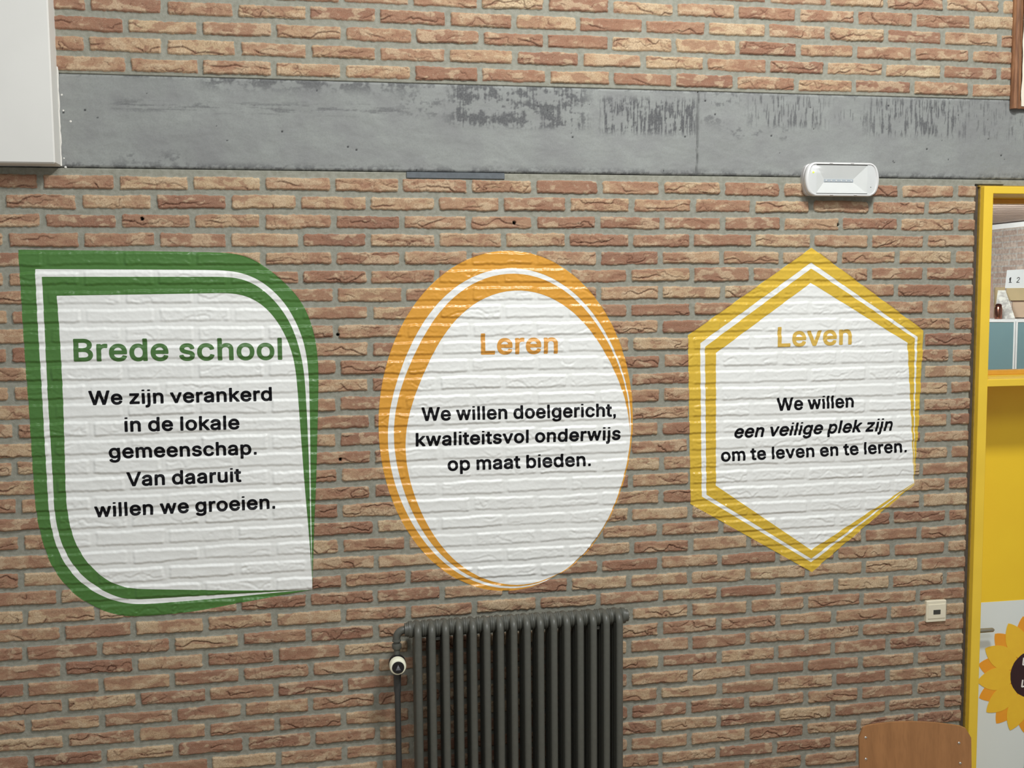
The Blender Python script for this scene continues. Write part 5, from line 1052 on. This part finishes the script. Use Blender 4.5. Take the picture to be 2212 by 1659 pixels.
m_w2 = simple('white_gloss_paint', lin(226, 228, 228, 0.8), 0.4, var=0.02)
MB().box(7.545, 7.75, 0.25, 11.0, 2.985, 3.035, 0.003).build('trim_3', m_w2)['kind'] = 'structure'
m_plank = wood('grey_brown_planks', lin(142, 124, 114, EV), lin(168, 152, 142, EV), (2, 30, 30), 0.5)
mb = MB()
for k in range(60):
    y0 = 0.3 + k * 0.18
    mb.box(1.5, 7.75, y0 + 0.006, y0 + 0.176, 3.045, 3.065, 0.004)
mb.box(1.5, 7.75, 0.25, 11.2, 3.066, 3.10)
mb.build('ceiling', m_plank)['kind'] = 'structure'
cl = MB().box(7.02, 7.5, 4.42, 4.66, 3.020, 3.046, 0.003).build('ceiling_panel_light', m_w2)
tag(cl, 'white rectangular panel on the plank ceiling seen through the glass', 'ceiling light')

HD = Vector((0.58367, 0.81199, 0)); HU = Vector((0.81199, -0.58367, 0)); C0 = Vector((0.8403, -3.46205, 0))
def fp(u, dist, z): return C0 + HD * dist + HU * u + Vector((0, 0, z))
def fbox(mb, u0, u1, d0, d1, z0, z1, bev=0.0):
    t = MB().box(u0, u1, d0, d1, z0, z1, bev)
    return mb.add([tuple(fp(x, y, z)) for x, y, z in t.V], t.F)
def froot(name, u, d, z, label, cat): return thing(name, tuple(fp(u, d, z)), label, cat)

m_teal = simple('teal_panel', lin(126, 158, 164, 0.95), 0.18, var=0.04, nscale=3)
cab = froot('tall_cupboard', 0.05, 6.75, 0.0, 'tall white cupboard with teal doors behind the door glass', 'cupboard')
mb = MB(); fbox(mb, -0.32, 0.45, 6.515, 6.95, 0.0, 2.2030, 0.003); mb.build('carcass', m_w2, cab)
for k, (u0, u1) in enumerate(((-0.315, 0.0485), (0.0515, 0.445))):
    mb = MB()
    # rounded frame outline
    zt, zb, rw = 2.203, 0.06, 0.0165; r = 0.012
    def rr_out(x0, x1, z0, z1, r, d):
        o = []
        for cx_, cz_, a0 in ((x1 - r, z1 - r, 0), (x0 + r, z1 - r, 90), (x0 + r, z0 + r, 180), (x1 - r, z0 + r, 270)):
            for q in range(6):
                a = math.radians(a0 + 90 * q / 5); o.append(tuple(fp(cx_ + r * math.cos(a), d, cz_ + r * math.sin(a))))
        return o[::-1]
    a = rr_out(u0, u1, zb, zt, r, 6.500); b_ = rr_out(u0, u1, zb, zt, r, 6.514)
    ai = rr_out(u0 + 0.009, u1 - 0.009, zb + 0.009, zt - rw, 0.003, 6.500); bi = rr_out(u0 + 0.009, u1 - 0.009, zb + 0.009, zt - rw, 0.003, 6.514)
    mb.loft([b_, a, ai, bi], False, False)
    d_ = mb.build('door', m_w2, cab)
    mb = MB(); fbox(mb, u0 + 0.008, u1 - 0.008, 6.505, 6.514, zb + 0.008, zt - rw + 0.002)
    p = mb.build('door_panel', m_teal, d_)
m_card = simple('white_card', lin(222, 226, 228, 0.85), 0.5, var=0.01)
m_tan = simple('tan_cardboard', lin(196, 176, 134, 0.9), 0.7, var=0.05, nscale=12)
m_tan2 = simple('light_wood_board', lin(202, 176, 150, 0.9), 0.6, var=0.05, nscale=12)
TOPZ = 2.2035
bx_ = froot('cardboard_box', 0.16, 6.78, TOPZ, 'tan cardboard box on the cupboard under the number card', 'box')
mb = MB(); fbox(mb, 0.030, 0.36, 6.70, 6.92, TOPZ + 0.0045, 2.300, 0.002); mb.build('box_body', m_tan2, bx_)
mb = MB(); fbox(mb, -0.004, 0.372, 6.685, 6.93, 2.306, 2.378, 0.002); mb.build('box_lid', m_tan, bx_)
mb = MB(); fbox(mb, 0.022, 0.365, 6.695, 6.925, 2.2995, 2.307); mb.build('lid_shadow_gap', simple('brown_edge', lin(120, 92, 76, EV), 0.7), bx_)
cd = froot('number_card', 0.10, 6.715, 2.378, 'white card printed 1 2 standing on the cardboard box', 'card')
mb = MB(); V0 = [(-0.0115, 2.378), (0.30, 2.378), (0.30, 2.492), (-0.0035, 2.482)]
mb.loft([[tuple(fp(u, 6.708, z)) for u, z in V0], [tuple(fp(u, 6.705, z)) for u, z in V0]]); mb.build('card_sheet', m_card, cd)
for ch_, u0 in (('1', 0.0080), ('2', 0.0475)):
    adv, cs = GLYPH[ch_]
    for c_ in cs:
        P = np.array(c_, float).reshape(-1, 2)
        hgt_n = 0.031; s_ = hgt_n / 510
        x0 = P[:, 0].min()
        fr_ = [tuple(fp(u0 + (px - x0) * s_ * 0.75 + pz * s_ * 0.10, 6.7045, 2.409 + pz * s_)) for px, pz in P]
        bk = [tuple(fp(u0 + (px - x0) * s_ * 0.75 + pz * s_ * 0.10, 6.7052, 2.409 + pz * s_)) for px, pz in P]
        cu = bpy.data.curves.new('numeral', 'CURVE'); cu.dimensions = '2D'; cu.fill_mode = 'BOTH'; cu.extrude = 0.0004; cu.offset = 0.0005
        spn = cu.splines.new('POLY'); spn.points.add(len(P) - 1); spn.use_cyclic_u = True
        for q, (px, pz) in enumerate(P): spn.points[q].co = ((px - x0) * s_ * 0.75 + pz * s_ * 0.10, pz * s_, 0, 1)
        tmp = bpy.data.objects.new('numeral', cu); COL.objects.link(tmp)
        dg = bpy.context.evaluated_depsgraph_get(); me = bpy.data.meshes.new_from_object(tmp.evaluated_get(dg))
        vv = [tuple(fp(u0 + v.co.x, 6.7046 - v.co.z * 0.5, 2.409 + v.co.y)) for v in me.vertices]; ff = [tuple(p.vertices) for p in me.polygons]
        bpy.data.objects.remove(tmp)
        obj('numeral', vv, ff, m_dark, cd)
sc_ = froot('paper_screen', 0.0, 6.62, TOPZ, 'pale glossy tapered sheet leaning on the cupboard behind the copper bottle', 'sheet')
m_gl2, nt, bs = new_mat('glossy_pale_sheet')
n = noise(nt, 30, 4)
nt.links.new(mixrgb(nt, maprange(nt, n, 0.4, 0.65), lin(176, 174, 170, EV), lin(236, 236, 228, 0.85)), bs.inputs['Base Color']); bs.inputs['Roughness'].default_value = 0.3
V0 = [(-0.062, TOPZ, 6.585), (0.047, TOPZ, 6.585), (-0.008, 2.366, 6.66), (-0.048, 2.366, 6.66)]
mb = MB(); mb.loft([[tuple(fp(u, d + 0.004, z)) for u, z, d in V0], [tuple(fp(u, d, z)) for u, z, d in V0]]); mb.build('sheet', m_gl2, sc_)
m_cop = simple('copper', lin(176, 116, 96), 0.22, 1.0, var=0.15, nscale=60)
cp = froot('copper_bottle', -0.041, 6.548, TOPZ, 'small copper coloured bottle on the cupboard behind the glass', 'bottle')
c_ = fp(-0.041, 6.548, TOPZ)
MB().lathe(c_, (0, 0, 1), [(0.019, 0), (0.020, 0.003), (0.020, 0.062), (0.017, 0.070)], 20).build('bottle_body', m_cop, cp, 40)
MB().lathe(c_ + Vector((0, 0, 0.068)), (0, 0, 1), [(0.017, 0), (0.0175, 0.010), (0.012, 0.017), (0.004, 0.019)], 20).build('bottle_cap', simple('copper_dark', lin(128, 66, 54), 0.3, 1.0), cp, 40)
kb_ = froot('cardboard_box', -0.03, 6.96, TOPZ, 'plain tan cardboard box at the back of the cupboard behind the glossy sheet', 'box')
mb = MB(); fbox(mb, -0.068, -0.010, 6.86, 6.93, TOPZ, 2.384, 0.002); mb.build('box_body', m_tan, kb_)
kp = froot('wooden_board', -0.12, 6.80, TOPZ, 'pinkish brown wooden board upright on the cupboard behind the frame', 'board')
V0 = [(-0.30, TOPZ), (-0.0665, TOPZ), (-0.080, 2.450), (-0.30, 2.450)]
mb = MB(); mb.loft([[tuple(fp(u, 6.82, z)) for u, z in V0], [tuple(fp(u, 6.80, z)) for u, z in V0]]); mb.build('board', wood('pink_wood', lin(150, 118, 104, EV), lin(176, 146, 132, EV), (20, 20, 3), 0.5), kp)
